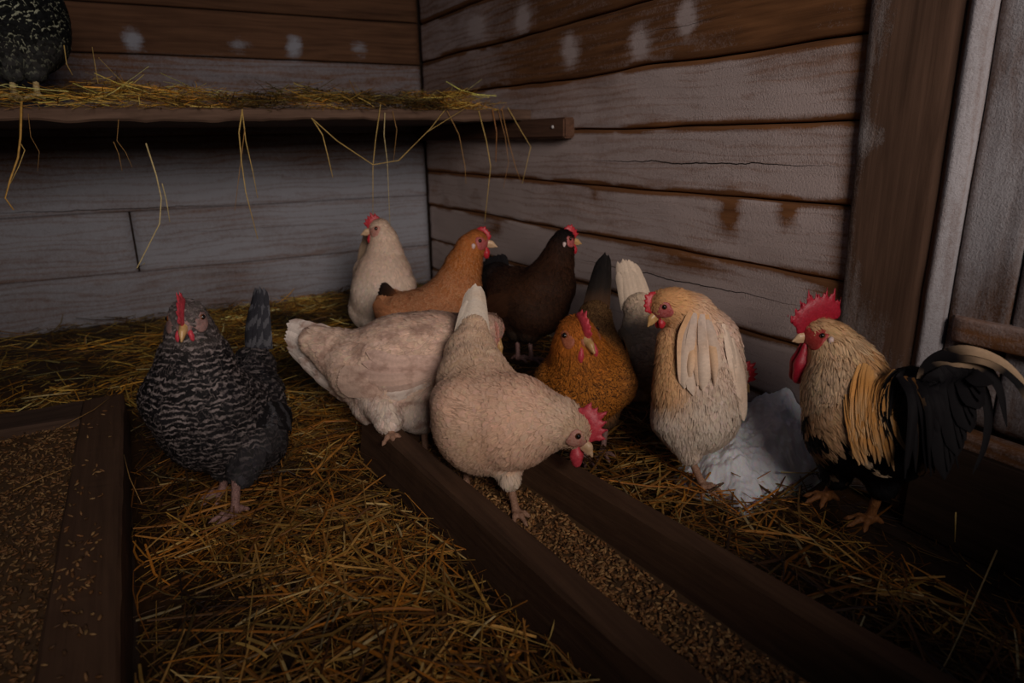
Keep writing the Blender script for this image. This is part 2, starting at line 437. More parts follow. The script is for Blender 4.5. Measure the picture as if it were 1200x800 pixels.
def lay_wing(rows, w, cols, nrm, off=.012, tip='round'):
    """folded wing: each row (pixel path with depth) is pressed onto the bird's flank; later rows lie on top"""
    def fn(q):
        n = len(rows)
        for i, path in enumerate(rows):
            pp = np.array([at(*p) for p in path])
            o = np.linspace(.003, off, len(pp))+.0012*i
            for _ in range(4): pp = pp-q.B.grad(pp)*(q.B.sdf(pp)-o)[:, None]
            q.add(pp, w*rng.uniform(.9, 1.1), q.B.grad(pp[1:2])[0], cols[i % len(cols)], (.25, 0, 0), rows=14, cup=.12, taper=.6, tip=tip)
    return fn
class Quills:
    """long feathers: each follows its own curve"""
    def __init__(s): s.V = []; s.F = []; s.uv = []; s.C = []; s.P = []; s.n = 0
    def add(s, pts, w, nrm, col, pat=(0, 0, 0), rows=14, taper=.5, cup=.15, tip='round', twist=0):
        pts = np.array(pts, float)
        t = np.linspace(0, 1, rows)
        if len(pts) == 2: pts = np.array([pts[0], (pts[0]+pts[1])/2, pts[1]])
        # Catmull-Rom through the points
        P = np.vstack([2*pts[0]-pts[1], pts, 2*pts[-1]-pts[-2]]); m_ = len(pts)-1
        cur = []
        for tt in t:
            x = min(tt*m_, m_-1e-6); i = int(x); f = x-i
            a, b, c, d = P[i], P[i+1], P[i+2], P[i+3]
            cur.append(.5*((2*b)+(c-a)*f+(2*a-5*b+4*c-d)*f*f+(3*b-a-3*c+d)*f**3))
        cur = np.array(cur); tg = np.gradient(cur, axis=0); tg /= np.linalg.norm(tg, axis=1, keepdims=True)
        nr = np.array(nrm, float)
        nn = nr-tg*(tg@nr)[:, None]; nn /= np.linalg.norm(nn, axis=1, keepdims=True)+1e-9
        sd = np.cross(tg, nn)
        if tip == 'round': wd = np.sqrt(np.clip(1-np.clip((t-.78)/.22, 0, 1)**2, 0, 1))*(taper+(1-taper)*np.minimum(1, t/.4))
        else: wd = (taper+(1-taper)*np.minimum(1, t/.3))*np.clip(1-t, 0, 1)**.55
        wd = np.maximum(wd, .06)
        cs = np.array([-1, -.5, 0, .5, 1.])
        X = cur[:, None]+sd[:, None]*(w*.5*wd[:, None, None]*cs[None, :, None]) - nn[:, None]*(w*cup*wd[:, None, None]*(cs**2)[None, :, None])
        b = s.n
        s.V.append(X.reshape(-1, 3)); s.n += rows*5
        for i in range(rows-1):
            for j in range(4):
                s.F.append((b+i*5+j, b+i*5+j+1, b+i*5+j+6, b+i*5+j+5))
        u = np.stack(np.broadcast_arrays(((cs+1)/2)[None], t[:, None]), -1).reshape(-1, 2); s.uv.append(u)
        c = np.array(col, float)
        if c.ndim == 1: c = np.tile(c, (rows, 1))
        else: c = np.array([[np.interp(tt, np.linspace(0, 1, len(c)), c[:, k]) for k in range(3)] for tt in t])
        c = c*(1+rng.normal(0, .08))
        s.C.append(np.repeat(c, 5, 0)); s.P.append(np.tile(np.array(pat, float), (rows*5, 1)))
    def build(s, name, mat, parent):
        return mesh_obj(name, np.vstack(s.V), np.array(s.F), mat, parent, uv=np.vstack(s.uv),
                        attrs={'Col': np.vstack(s.C), 'Pat': np.vstack(s.P)})

def blob_obj(name, B, h, mat, parent):
    V, Fq = B.mesh(h)
    return mesh_obj(name, V, Fq, mat, parent)

M = {}
M['comb'] = skin_mat('comb_red', (.36, .012, .02), (.55, .03, .045), .42, 160)
M['comb_pale'] = skin_mat('comb_pink_red', (.42, .03, .05), (.6, .07, .09), .45, 160)
M['face'] = skin_mat('face_skin', (.3, .045, .045), (.46, .13, .12), .55, 200)
M['face_pink'] = skin_mat('pale_face_skin', (.44, .15, .12), (.58, .34, .26), .55, 200)
M['face_grey'] = skin_mat('grey_face_skin', (.16, .1, .09), (.3, .17, .15), .55, 160)
M['beak'] = skin_mat('beak_horn', (.42, .24, .08), (.6, .38, .17), .35, 90, sss=0)
M['beak_pale'] = skin_mat('pale_beak_horn', (.55, .36, .2), (.66, .47, .3), .35, 90, sss=0)
M['leg'] = skin_mat('leg_scales', (.3, .15, .09), (.5, .3, .2), .55, 300, bs=.9, sss=0)
M['leg_grey'] = skin_mat('grey_pink_leg_scales', (.16, .09, .08), (.36, .2, .17), .6, 260, bs=.9, sss=0)
M['leg_orange'] = skin_mat('orange_leg_scales', (.16, .06, .018), (.3, .12, .035), .6, 260, bs=.9, sss=0)
M['leg_straw'] = skin_mat('straw_yellow_leg_scales', (.4, .3, .12), (.55, .42, .22), .6, 260, bs=.9, sss=0)
M['earlobe'] = skin_mat('pale_earlobe', (.6, .45, .42), (.75, .6, .56), .5, 200)
def solid(name, c, rough=.3, spec=.5):
    mt, nt, b = new_mat(name)
    nt.links.new(ramp(nt, noise(nt, texco(nt), 300), [(.3, tuple(x*.8 for x in c)), (.7, tuple(min(1, x*1.15) for x in c))]), b.inputs['Base Color'])
    b.inputs['Roughness'].default_value = rough; b.inputs['Specular IOR Level'].default_value = spec
    return mt
M['iris'] = solid('eye_iris', (.14, .045, .015), .15)
M['pupil'] = solid('eye_pupil', (.004, .004, .004), .08, .8)

def sphere(c, r, nu=14, nv=9):
    V = [c+np.array((0, 0, r))]
    for i in range(1, nv):
        a = math.pi*i/nv
        for j in range(nu):
            b = 2*math.pi*j/nu; V.append(c+r*np.array((math.sin(a)*math.cos(b), math.sin(a)*math.sin(b), math.cos(a))))
    V.append(c-np.array((0, 0, r))); Fc = []
    for j in range(nu): Fc.append((0, 1+j, 1+(j+1) % nu))
    for i in range(nv-2):
        for j in range(nu):
            a = 1+i*nu+j; b = 1+i*nu+(j+1) % nu; Fc.append((a, a+nu, b+nu, b))
    L = len(V)-1
    for j in range(nu): Fc.append((L, 1+(nv-2)*nu+(j+1) % nu, 1+(nv-2)*nu+j))
    return V, Fc

def face_region(hp, r, fwd, up, lat, face):
    fb = Blob(.003)
    for s in (-1, 1):
        c = hp+lat*s*r*.85
        fb.add(c+fwd*r*.3+up*r*.12, c+fwd*r*.75-up*r*.05, r*.44*face, r*.44*face)
        fb.add(c+fwd*r*.35-up*r*.35, c+fwd*r*.8-up*r*.3, r*.38*face, r*.38*face)
    fb.add(hp+fwd*r*.9, hp+fwd*r*1.1, r*.55*face, r*.55*face)
    return fb
def head_parts(root, B, hp, r, fwd, up, combmat, facemat, beakmat, comb_h=1.0, comb_l=1.0, wattle=1.0, spikes=5, face=1.0, comb_lean=0., lobe=None, beak_l=1.0, blade=.3, thick=1.9):
    lat = unit(np.cross(up, fwd))
    def surf(p, off=0.0):
        p = np.array(p, float)[None]
        for _ in range(3): p = p-B.grad(p)*(B.sdf(p)-off)[:, None]
        return p[0]
    # bare face skin around the eyes: a thin shell over the head
    R = face_region(hp, r, fwd, up, lat, face)
    hs = r*.1; n = int(3.6*r/hs); ax = [hp[i]-1.8*r+hs*np.arange(n) for i in range(3)]
    Gp = np.stack(np.meshgrid(*ax, indexing='ij'), -1).reshape(-1, 3)
    D = np.maximum(B.sdf(Gp)-r*.07, R.sdf(Gp)).reshape(n, n, n)
    V, Fq = surface_nets(D, np.array([a[0] for a in ax]), hs)
    mesh_obj('face_skin', V, Fq, facemat, root)
    # beak
    tipb = surf(hp+fwd*r*1.1-up*r*.08)
    bb = Blob(.001, (hp, lat, 1.2))
    b0 = tipb-fwd*r*.25
    bb.add(b0, b0+fwd*r*.55*beak_l-up*r*.02, r*.36, r*.26); bb.add(b0+fwd*r*.55*beak_l-up*r*.02, b0+fwd*r*1.12*beak_l-up*r*.28, r*.26, r*.07)
    bb.add(b0-up*r*.22, b0+fwd*r*.8*beak_l-up*r*.34, r*.24, r*.09)
    blob_obj('beak', bb, r*.085, beakmat, root)
    # comb: a blade along the middle of the skull, cut into points
    cb = Blob(.0010, (hp, lat, thick))
    a0, a1 = .28, .28+1.35*min(1.35, comb_l)
    def cp(t):
        a = a0+(a1-a0)*t
        p = surf(hp+(fwd*math.cos(a)+up*math.sin(a))*r*1.1, -.001)
        return p+(fwd*(-.35*t)+up*.25*t)*r*max(0, comb_l-1)
    def cd(t):
        a = a0+.35+(a1-a0)*t*.85
        return unit(fwd*math.cos(a)+up*math.sin(a)+lat*comb_lean)
    for i in range(8):
        u0, u1 = i/8, (i+1)/8
        e0, e1 = math.sin(math.pi*(.15+.7*u0)), math.sin(math.pi*(.15+.7*u1))
        cb.add(cp(u0)+cd(u0)*r*blade*comb_h*e0*.5, cp(u1)+cd(u1)*r*blade*comb_h*e1*.5, r*(.18+blade*comb_h*.55*e0), r*(.18+blade*comb_h*.55*e1))
    for i in range(spikes):
        t = (i+.3)/spikes
        hh = r*comb_h*(.55+.55*math.sin(math.pi*(.15+.75*t)))*(1+.14*math.sin(i*2.3+1))
        b = cp(t); dr = cd(t)
        cb.add(b, b+dr*hh*.6, r*.26*comb_h**.5, r*.18*comb_h**.5); cb.add(b+dr*hh*.6, b+dr*hh, r*.18*comb_h**.5, r*.05)
    blob_obj('comb', cb, r*.09, combmat, root)
    # wattles hang from the base of the lower beak
    if wattle > 0:
        for s in (-1, 1):
            wb = Blob(.0012, (hp, lat, 1.5))
            w0 = surf(hp+fwd*r*.85-up*r*.6+lat*s*r*.3, .0)
            dn = unit(np.array((0, 0, -1.0))+fwd*.15)
            wb.add(w0, w0+dn*r*.5*wattle+lat*s*r*.1, r*.24, r*.34*wattle**.5); wb.add(w0+dn*r*.45*wattle+lat*s*r*.1, w0+dn*r*.8*wattle+lat*s*r*.12, r*.34*wattle**.5, r*.26*wattle**.5)
            blob_obj('wattle', wb, r*.1, combmat, root)
    if lobe:
        for s in (-1, 1):
            wb = Blob(.001); w0 = surf(hp-fwd*r*.2-up*r*.35+lat*s*r*1.1, r*.02)
            wb.add(w0, w0-up*r*.28, r*.2, r*.15); blob_obj('earlobe', wb, r*.1, M['earlobe'], root)
    # eyes
    for s in (-1, 1):
        c = surf(hp+fwd*r*.45+up*r*.22+lat*s*r*1.1, -r*.02); g = B.grad(c[None])[0]
        V, Fc = sphere(c, r*.2); e = mesh_obj('eye', V, Fc, M['iris'], root)
        V2, F2 = sphere(c+g*r*.09, r*.15)
        pm = mesh_obj('pupil', V2, F2, M['pupil'], None, origin=root['_org'])
        pm.parent = e; pm.location = (0, 0, 0)

def leg_obj(root, hock, foot, toe, mat, r=.0068, toe_l=.055, lifted=False):
    B = Blob(.0018)
    toe = unit((toe[0], toe[1], 0)); sd = np.array((-toe[1], toe[0], 0)); up = np.array((0, 0, 1.))
    hock = np.array(hock, float); foot = np.array(foot, float)+up*.008
    mid = (hock+foot)/2
    B.add(hock, mid, r*1.25, r*.95); B.add(mid, foot, r*.95, r*1.12)
    for a, l in ((-.62, .85), (0, 1.0), (.62, .85), (2.7, .5)):
        d = toe*math.cos(a)+sd*math.sin(a)
        k1 = foot+d*toe_l*l*.45+up*.003; k2 = foot+d*toe_l*l*.85-up*.004; k3 = foot+d*toe_l*l*1.08-up*.008
        B.add(foot, k1, r*.85, r*.66); B.add(k1, k2, r*.68, r*.5); B.add(k2, k3, r*.46, r*.14)
    return blob_obj('leg', B, .0022, mat, root)

STY = lambda col, fs=.03, wr=.72, pat=(0, 0, 0): (col, fs, wr, pat)
def bird(name, label, cat, base, chain, styles, mat, head, legs=(), extra=(), wings=None, tailfn=None, wingfn=None, group=None, h=.0052, dens=1.0,
         k=.006, tint=.07, grav=.45, recol=None, tailmat=None, wing_col=None, wing_pat=(0, 0, 0), bare=None, sq=1.0, lift=1.0, fine=9000, ftint=.10):
    """chain: head -> tail list of (px, py, depth, radius px, style)."""
    root = empty(name, base); tag(root, label, cat, group); root['_org'] = [float(x) for x in base]
    pts = [at(a, b, d) for a, b, d, r, s in chain]; rad = [r*d/F for a, b, d, r, s in chain]
    B = Blob(k)
    for i in range(len(pts)-1):
        st = styles[chain[i+1][4]] if i else styles[chain[0][4]]
        fl = unit(pts[i+1]-pts[i])+np.array((0, 0, -grav if i > 1 else -.1))
        B.add(pts[i], pts[i+1], rad[i], rad[i+1], fl, *st)
    for e in extra:                       # (px,py,d,r, px,py,d,r, style, flow)
        a, b = at(*e[0:3]), at(*e[4:7])
        B.add(a, b, e[3]*e[2]/F, e[7]*e[6]/F, e[9], *styles[e[8]])
    sp = unit(pts[head['neck_end']]-pts[-1]); upv = np.array((0, 0, 1.)); lat = unit(np.cross(upv, sp))
    wq = None
    if wings:
        i0, i1, out, rw, drop = wings      # chain indices of shoulder and rear, out factor, radius factor, drop
        wq = Quills(); wlist = []
        for s in (-1, 1):
            a = pts[i0]+lat*s*rad[i0]*out-upv*rad[i0]*drop; b = pts[i1]+lat*s*rad[i1]*(out+.05)-upv*rad[i1]*drop
            st = styles['wing']
            B.add(a, b, rad[i0]*rw, rad[i1]*rw*.75, unit(b-a)+np.array((0, 0, -.25)), *st)
            wlist.append((s, a, b, rad[i0]*rw, rad[i1]*rw*.75))
    V, Fq = B.mesh(h)
    W = B.weights(V); C = W.T@np.array([q[5] for q in B.p])
    PT = np.zeros((len(V), 3))
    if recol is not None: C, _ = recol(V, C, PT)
    hp, hr = pts[0], rad[0]
    fw = unit(head['dir'])
    mesh_obj('body', V, Fq, mat, root, uv=np.full((len(V), 2), .5), attrs={'Col': C*.85, 'Pat': PT})
    hu = np.array(head.get('up', (0, 0, 1)), float); hu = unit(hu-fw*(hu@fw))
    FR = face_region(hp, hr, fw, hu, unit(np.cross(hu, fw)), head.get('fc', 1))
    def avoid(P):
        ok = FR.sdf(P) > 0
        if bare is not None: ok &= bare(P)
        return ok
    Q, Fc, uv, C, PT = feather_coat(B, V, Fq, dens, avoid, tint, recol=recol, lift=lift)
    Q2, F2, uv2, C2, P2 = fine_coat(B, V, Fq, fine, .020, .0026, avoid, ftint, lift, recol)
    Q, Fc, uv, C, PT = np.vstack([Q, Q2]), np.vstack([Fc, F2+len(Q)]), np.vstack([uv, uv2]), np.vstack([C, C2]), np.vstack([PT, P2])
    mesh_obj('plumage', Q, Fc, mat, root, uv=uv, attrs={'Col': C, 'Pat': PT})
    if wings:
        for s, a, b, r0, r1 in wlist:
            wq = Quills(); L = np.linalg.norm(b-a)
            ax = unit(b-a)
            for i in range(9):
                t = i/8
                out_ = lat*s
                p0 = a+(b-a)*(.15+.35*t)+out_*(r0*(.72+.1*t))-upv*r0*(.55-.85*t)
                p2 = b+ax*(.035-.02*abs(t-.35))+out_*(r1*(.75-.1*t))-upv*r1*(.75-1.2*t)
                p1 = (p0+p2)/2+out_*r0*.35
                pp = np.array([p0, p1, p2])
                for _ in range(2):
                    d_ = B.sdf(pp); g_ = B.grad(pp); pp = pp-g_*(d_-np.array([.002, .009, .013]))[:, None]
                wq.add(pp, .034, g_[1], wing_col or styles['wing'][0], wing_pat, rows=10, taper=.7, cup=.1)
            wq.build('wing', tailmat or mat, root)
    if wingfn:
        tq = Quills(); tq.B = B; wingfn(tq); tq.build('wing', tailmat or mat, root)
    if tailfn:
        tq = Quills(); tq.B = B; tailfn(tq, pts, rad, sp, lat, upv); tq.build('tail', tailmat or mat, root)
    hd = dict(head); 
    head_parts(root, B, hp, hr, fw, hu, hd.get('comb', M['comb']), hd.get('face', M['face']), hd.get('beak', M['beak']),
               hd.get('ch', 1), hd.get('cl', 1), hd.get('wattle', 1), hd.get('sp', 5), hd.get('fc', 1), hd.get('lean', 0), hd.get('lobe'), hd.get('bl', 1), hd.get('blade', .3), hd.get('thick', 1.9))
    for lg in legs:                       # (hock px,py,d, foot px,py,d, toe dir)
        leg_obj(root, at(*lg[0:3]), at(*lg[3:6]), lg[6], lg[7], *(lg[8:] if len(lg) > 8 else ()))
    return root, B

def fan_tail(n, p0, dirc, side, nrm, L, w, spread, col, pat=(0, 0, 0), curl=0.0, cup=.1, layer=.004, Lv=.12, tip='round', taper=.55):
    """n tail feathers spreading from p0 around direction dirc, in the plane of dirc and side; stacked along nrm"""
    def fn(q, *_):
        order = sorted(range(n), key=lambda i: -abs(i-(n-1)/2))
        for kk, i in enumerate(order):
            t = (i-(n-1)/2)/max(1, (n-1)/2)
            a = t*spread
            d = unit(np.array(dirc)*math.cos(a)+np.array(side)*math.sin(a))
            l = L*(1-Lv*abs(t))
            b = np.array(p0)+np.array(side)*t*w*.35+np.array(nrm)*(kk*layer/n*2)
            e = b+d*l+np.array(nrm)*curl*l
            q.add([b, (b+e)/2+np.array(nrm)*(-curl*l*.12), e], w, nrm, col if not callable(col) else col(t), pat, rows=14, cup=cup, tip=tip, taper=taper)
    return fn
def cone_tail(n, p0, p1, side, nrm, bw, tw, w, col, layers=2, jit=.006, taper=.8, pat=(0, 0, 0)):
    """closed tail: feathers rise from a base bw wide at p0 and draw together to tw wide at p1, in stacked layers"""
    def fn(q, *_):
        p0_, p1_ = np.array(p0), np.array(p1); sd_, nr = np.array(side), np.array(nrm)
        for L in range(layers):
            for i in range(n):
                t = (i-(n-1)/2)/((n-1)/2)
                k = 1-.22*L
                b = p0_+sd_*t*bw*.5+nr*(.004*L-.02*t*t)
                e = p0_+(p1_-p0_)*(k-.06*abs(t)+rng.uniform(-.03, .03))+sd_*t*tw*.5*(1+.3*L)+nr*(.005*L-.008*t*t)
                mid = (b+e)/2+nr*.006+sd_*rng.normal(0, .001)
                q.add([b, mid, e], w*rng.uniform(.85, 1.1), nr+sd_*t*.5, col, pat, rows=14, taper=taper, cup=.12)
    return fn
def multi(*fns):
    def fn(q, *a):
        for f in fns: f(q, *a)
    return fn

#SETTING
# ================================================================== SETTING
XW, YW = 1.38, 3.36           # right wall plane x, back wall plane y
def hay_h(x, y):
    x = np.asarray(x, float); y = np.asarray(y, float)
    h = .028+.03*fbm(x*2.2+7, y*2.2+3, 5, 3)
    h = h+.035*sstep(2.3, 3.2, y)+.04*np.exp(-((x-1.25)**2+(y-2.2)**2)/.12)
    h = h-.006*np.exp(-((x-1.0)**2+(y-.85)**2)/.05)
    h = h*(1-.6*sstep(1.12, 1.3, x)*sstep(1.0, .8, y))
    return h
#SETEND

W_OLD = wood_mat('frosted_old_boards', 1, (.07, .028, .012), (.33, .15, .06), (.53, .44, .415), cracks=[(.735, -.004, .92, 2.0, .0024), (.425, -.02, .95, 2.1, .0022), (.245, 0, 1.1, 1.9, .0016), (1.085, .0, 1.3, 1.75, .0012)])
W_BACK = wood_mat('frosted_back_boards', 0, (.055, .025, .013), (.23, .115, .06), (.33, .345, .385), cracks=[(.545, -.02, -.6, .55, .0022), (.43, -.01, -.1, 1.2, .0012), (.70, 0, .2, 1.3, .001)])
W_POST = wood_mat('sawn_post_wood', 2, (.055, .031, .020), (.17, .10, .067), (.36, .33, .32))
W_DOOR = wood_mat('frosted_door_boards', 2, (.05, .024, .014), (.18, .1, .06), (.43, .42, .44))
W_SHELF = wood_mat('shelf_plank_wood', 0, (.04, .022, .014), (.17, .105, .072), None)
W_TROUGH = wood_mat('worn_trough_wood', 1, (.045, .022, .012), (.125, .066, .036), None)
W_FLOOR = wood_mat('dark_floor_boards', 1, (.02, .011, .007), (.07, .042, .028), None)

def plank(V, Fc, A, frost_fn, axis, s0, s1, zlo, zhi, plane, out, seed, res=.012, thick=.022, gap=.003, amp=.004, roundr=.008, tone=.5):
    """one board as a finely divided front with rolled edges. axis: 'x','y' boards lie along it, zlo/zhi are functions of s; 'z' boards stand up (s = height)."""
    ns = max(2, int((s1-s0)/(res*1.6))); nt_ = 16
    s = np.linspace(s0, s1, ns)
    lo, hi = zlo(s)+gap, zhi(s)-gap
    t = np.concatenate([[0, 0], np.linspace(0, 1, nt_)[1:-1]*0+np.linspace(.03, .97, nt_-2), [1, 1]])
    T, S = np.meshgrid(t, s)
    Z = lo[:, None]+(hi-lo)[:, None]*T
    wd = (hi-lo)[:, None]
    e = np.minimum(T, 1-T)*wd
    dep = -roundr*.6*np.clip(1-e/roundr, 0, 1)**2 + amp*(fbm(S*5, Z*14, seed, 3)-.5)*2
    dep = dep + .0025*(fbm(S*3, Z*70, seed+3, 3)-.5)
    dep[:, 0] = -thick; dep[:, -1] = -thick
    ee = np.minimum(S-s0, s1-S); dep = dep-.006*np.clip(1-ee/.008, 0, 1)
    dep[0, :] = -thick; dep[-1, :] = -thick
    D = plane+out*dep
    if axis == 'y': P = np.stack([D, S, Z], -1)
    elif axis == 'x': P = np.stack([S, D, Z], -1)
    else: P = np.stack([D, Z, S], -1)
    fr = frost_fn(S, Z, T, seed)
    b = len(V[0]) if V[0] is not None else 0
    V[0] = P.reshape(-1, 3) if V[0] is None else np.vstack([V[0], P.reshape(-1, 3)])
    c = np.stack([np.clip(fr, 0, 1), np.full_like(fr, tone), fr*0], -1).reshape(-1, 3)
    A[0] = c if A[0] is None else np.vstack([A[0], c])
    m_ = P.shape[1]
    i, j = np.meshgrid(np.arange(ns-1), np.arange(m_-1), indexing='ij')
    a = (b+i*m_+j).ravel(); q = np.stack([a, a+m_, a+m_+1, a+1], 1)
    Fc.append(q)

def cfn(z, a=.004, seed=0, tilt=0., pinch=None):
    return lambda s: z+a*(fbm(np.asarray(s)*3.0, np.asarray(s)*0+seed, seed, 3)-.5)*2+tilt*np.asarray(s)

def gauss(S, Z, s, z, rs, rz): return np.exp(-((S-s)/rs)**2-((Z-z)/rz)**2)
R_SPOTS = [(1.70, 1.06, .03, .05, .5), (1.50, 1.10, .02, .035, .9), (1.25, 1.16, .04, .03, .5), (1.35, .93, .04, .05, .35), (1.15, .87, .05, .04, .35), (2.05, 1.08, .03, .05, .5), (2.35, 1.22, .04, .05, .4),
           (1.02, 1.14, .03, .03, .4), (1.08, .69, .05, .03, .5), (2.75, 1.25, .05, .05, .3), (1.60, .95, .05, .04, .25)]
def frost_right(S, Z, T, seed):
    f = .70+.34*(fbm(S*2.6, Z*5, 31+seed, 4)-.5)*2*.6
    f = f+.20*sstep(1.05, .8, Z)                       # more rime on the lower boards
    f = f-.30*sstep(.985, 1.0, Z)+.25*sstep(2.2, 2.9, S)*sstep(.95, 1.0, Z)
    f = f+.10*sstep(.6, .3, Z)
    e = np.minimum(T, 1-T)
    f = f-1.1*np.clip(1-e/(.015+.16*np.clip(fbm(S*5, Z*0+seed*3, 61, 4)-.25, 0, 1)), 0, 1)                  # bare wood shows along the joints
    f = f-.30*np.exp(-((S-.965)/.03)**2)
    f = f-.55*np.clip(fbm(S*5+3, Z*9, 77, 3)-.66, 0, 1)*3*sstep(.66, .6, Z)
    for s, z, rs, rz, a in ((1.30, .60, .035, .06, .9), (1.12, .62, .025, .04, .7), (1.45, .455, .16, .03, .6), (1.0, .45, .05, .03, .5), (1.9, .62, .02, .02, .4)):
        f = f-a*gauss(S, Z, s, z, rs, rz)*(.3+1.3*fbm(S*26, Z*14, 15, 3))
    for s, z, rs, rz, a in R_SPOTS: f = f+1.7*a*gauss(S, Z, s+.03*(fbm(Z*20, S*3, 66, 2)-.5), z, rs*1.35, rz*.95)*(.5+.9*fbm(S*30, Z*22, 5, 3))
    return f
B_SPOTS = [(.13, 1.215, .036, .045, .75), (.77, 1.215, .036, .045, .75), (1.07, 1.215, .05, .04, .5), (.55, 1.215, .06, .03, .4)]
def frost_back(S, Z, T, seed):
    f = .60+.2*(fbm(S*2.5, Z*6, 51+seed, 4)-.5)*2
    f = f-.45*sstep(1.15, 1.19, Z)
    f = f+.25*sstep(.78, .6, Z)-.1*sstep(.35, .1, Z)
    e = np.minimum(T, 1-T)
    f = f-.15*np.clip(1-e/.08, 0, 1)
    for s, z, rs, rz, a in B_SPOTS: f = f+1.7*a*gauss(S, Z, s, z, rs, rz)*(.4+.9*fbm(S*30, Z*22, 5, 3))
    return f

# right wall: boards run along y
V, A, Fc = [None], [None], []
seams = [(-.02, 0, 0), (.15, .003, 0), (.303, .005, 0), (.482, .006, 0), (.65, .006, 0), (.826, .005, 0), (.994, .008, 0), (1.166, .008, 0), (1.34, .006, 0), (1.52, .004, 0), (1.9, 0, 0)]
tones = [.15, .25, .5, .6, .6, .62, .35, .3, .25, .3]
gaps = [.001, .001, .0015, .002, .0015, .002, .003, .003, .003, .003]
for i in range(len(seams)-1):
    z0, a0, _ = seams[i]; z1, a1, _ = seams[i+1]
    plank(V, Fc, A, frost_right, 'y', .93, YW+.01, cfn(z0, a0, i), cfn(z1, a1, i+1), XW, -1, i, gap=gaps[i], tone=tones[i], amp=.004)
wr_ = mesh_obj('wall_right', V[0], np.vstack(Fc), W_OLD, attrs={'Frost': A[0]}); wr_['kind'] = 'structure'
# back wall: boards run along x
V, A, Fc = [None], [None], []
bs = [-.02, .272, .53, .84, .985, 1.158, 1.345, 1.52, 1.9]
tn = [.4, .5, .5, .5, .5, .35, .3, .3]
for i in range(len(bs)-1):
    x0s = [(-1.6, XW)]
    if abs(bs[i]-.272) < .001: x0s = [(-1.6, .01), (.018, XW)]
    for k_, (xa, xb) in enumerate(x0s):
        plank(V, Fc, A, frost_back, 'x', xa, xb, cfn(bs[i], .003, i+40), cfn(bs[i+1], .003, i+41), YW, -1, i+20+k_*9, gap=.0004 if bs[i] < .9 else .003, roundr=.003 if bs[i] < .9 else .008, tone=tn[i], amp=.003)
wb_ = mesh_obj('wall_back', V[0], np.vstack(Fc), W_BACK, attrs={'Frost': A[0]}); wb_['kind'] = 'structure'

def box(c0, c1, bev=0, jitter=0):
    """axis aligned box, edges chamfered"""
    x0, y0, z0 = c0; x1, y1, z1 = c1
    import bmesh
    bm = bmesh.new(); bmesh.ops.create_cube(bm, size=1)
    for v in bm.verts:
        v.co.x = (x0+x1)/2+v.co.x*(x1-x0); v.co.y = (y0+y1)/2+v.co.y*(y1-y0); v.co.z = (z0+z1)/2+v.co.z*(z1-z0)
    if bev: bmesh.ops.bevel(bm, geom=bm.edges[:], offset=bev, segments=2, affect='EDGES')
    bm.verts.index_update()
    V = [tuple(v.co) for v in bm.verts]; Fc = [[v.index for v in f.verts] for f in bm.faces]; bm.free()
    return V, Fc
def merge(*parts):
    V = []; Fc = []
    for v, f in parts:
        b = len(V); V += list(v); Fc += [[i+b for i in q] for q in f]
    return V, Fc
def simple(name, vf, mat, parent=None, kind=None, smooth=False, origin=None):
    o = mesh_obj(name, np.array(vf[0]), vf[1], mat, parent, smooth=smooth, origin=origin)
    if kind: o['kind'] = kind
    return o
DARK = solid('dark_backing_boards', (.02, .013, .009), .9, .1)
simple('wall_behind', merge(box((XW+.024, -.8, -.02), (XW+.06, YW+.1, 1.9)), box((-1.6, YW+.024, -.02), (XW+.03, YW+.06, 1.9))), DARK, kind='structure')
# unseen front wall; its hatch and sill are added to shade the foreground and left
simple('wall_front_blocker', merge(box((-1.62, -.62, -.02), (XW+.06, -.55, .93)), box((-1.62, -.62, 1.75), (XW+.06, -.55, 2.1)),
       box((-1.62, -.62, .93), (-.36, -.55, 1.75)), box((.95, -.62, .93), (XW+.06, -.55, 1.75))), DARK, kind='structure')
# left wall, out of frame
simple('wall_left', box((-1.66, -.6, -.02), (-1.6, YW+.1, 1.9)), DARK, kind='structure')
# floor boards
fl = [box((x, -.6, -.05), (x+.155, YW+.02, 0.0), .004) for x in np.arange(-1.6, XW+.02, .16)]
simple('floor', merge(*fl), W_FLOOR, kind='structure')

# post beside the door opening, its bevelled edge, frosted jamb and the boarded door
def frost_post(S, Z, T, seed):
    # S height, Z = y
    f = .18+.35*(fbm(S*3, Z*9, 9, 3)-.5)*2
    f = f+.35*sstep(.87, .94, Z)+.25*sstep(.6, .25, S)
    f = f+.9*gauss(S, Z, .79, .915, .028, .05)*fbm(S*40, Z*20, 4, 3)*1.4
    return f
def frost_jamb(S, Z, T, seed):
    return .86-.7*sstep(.744, .766, Z+.012*(fbm(S*5, Z*0, 3, 3)-.5))-.5*np.clip(fbm(S*6, Z*20, 3, 3)-.6, 0, 1)-.3*sstep(.35, .15, S)
def frost_door(S, Z, T, seed):
    f = .76+.3*(fbm(S*5, Z*8, 19+seed, 4)-.5)*2-.12*sstep(.75, .5, S)
    return f-.5*sstep(.70, .715, Z)*fbm(S*9, Z*3, 8, 3)
def vplank(name, y0, y1, z0, z1, plane, mat, fr, seed, roundr=.012, thick=.05, amp=.002, tone=.5, tilt=0, kind=True):
    V, A, Fc = [None], [None], []
    plank(V, Fc, A, fr, 'z', z0, z1, lambda s: y0+0*s, lambda s: y1+tilt*(np.asarray(s))+.002*(fbm(np.asarray(s)*8, 0*np.asarray(s), seed, 3)-.5), plane, -1, seed, roundr=roundr, thick=thick, amp=amp, gap=0, tone=tone)
    return V[0], np.vstack(Fc), A[0]
v, f, a = vplank('p', .765, .932, 0, 1.9, XW-.018, W_POST, frost_post, 3, tone=.62, tilt=.025)
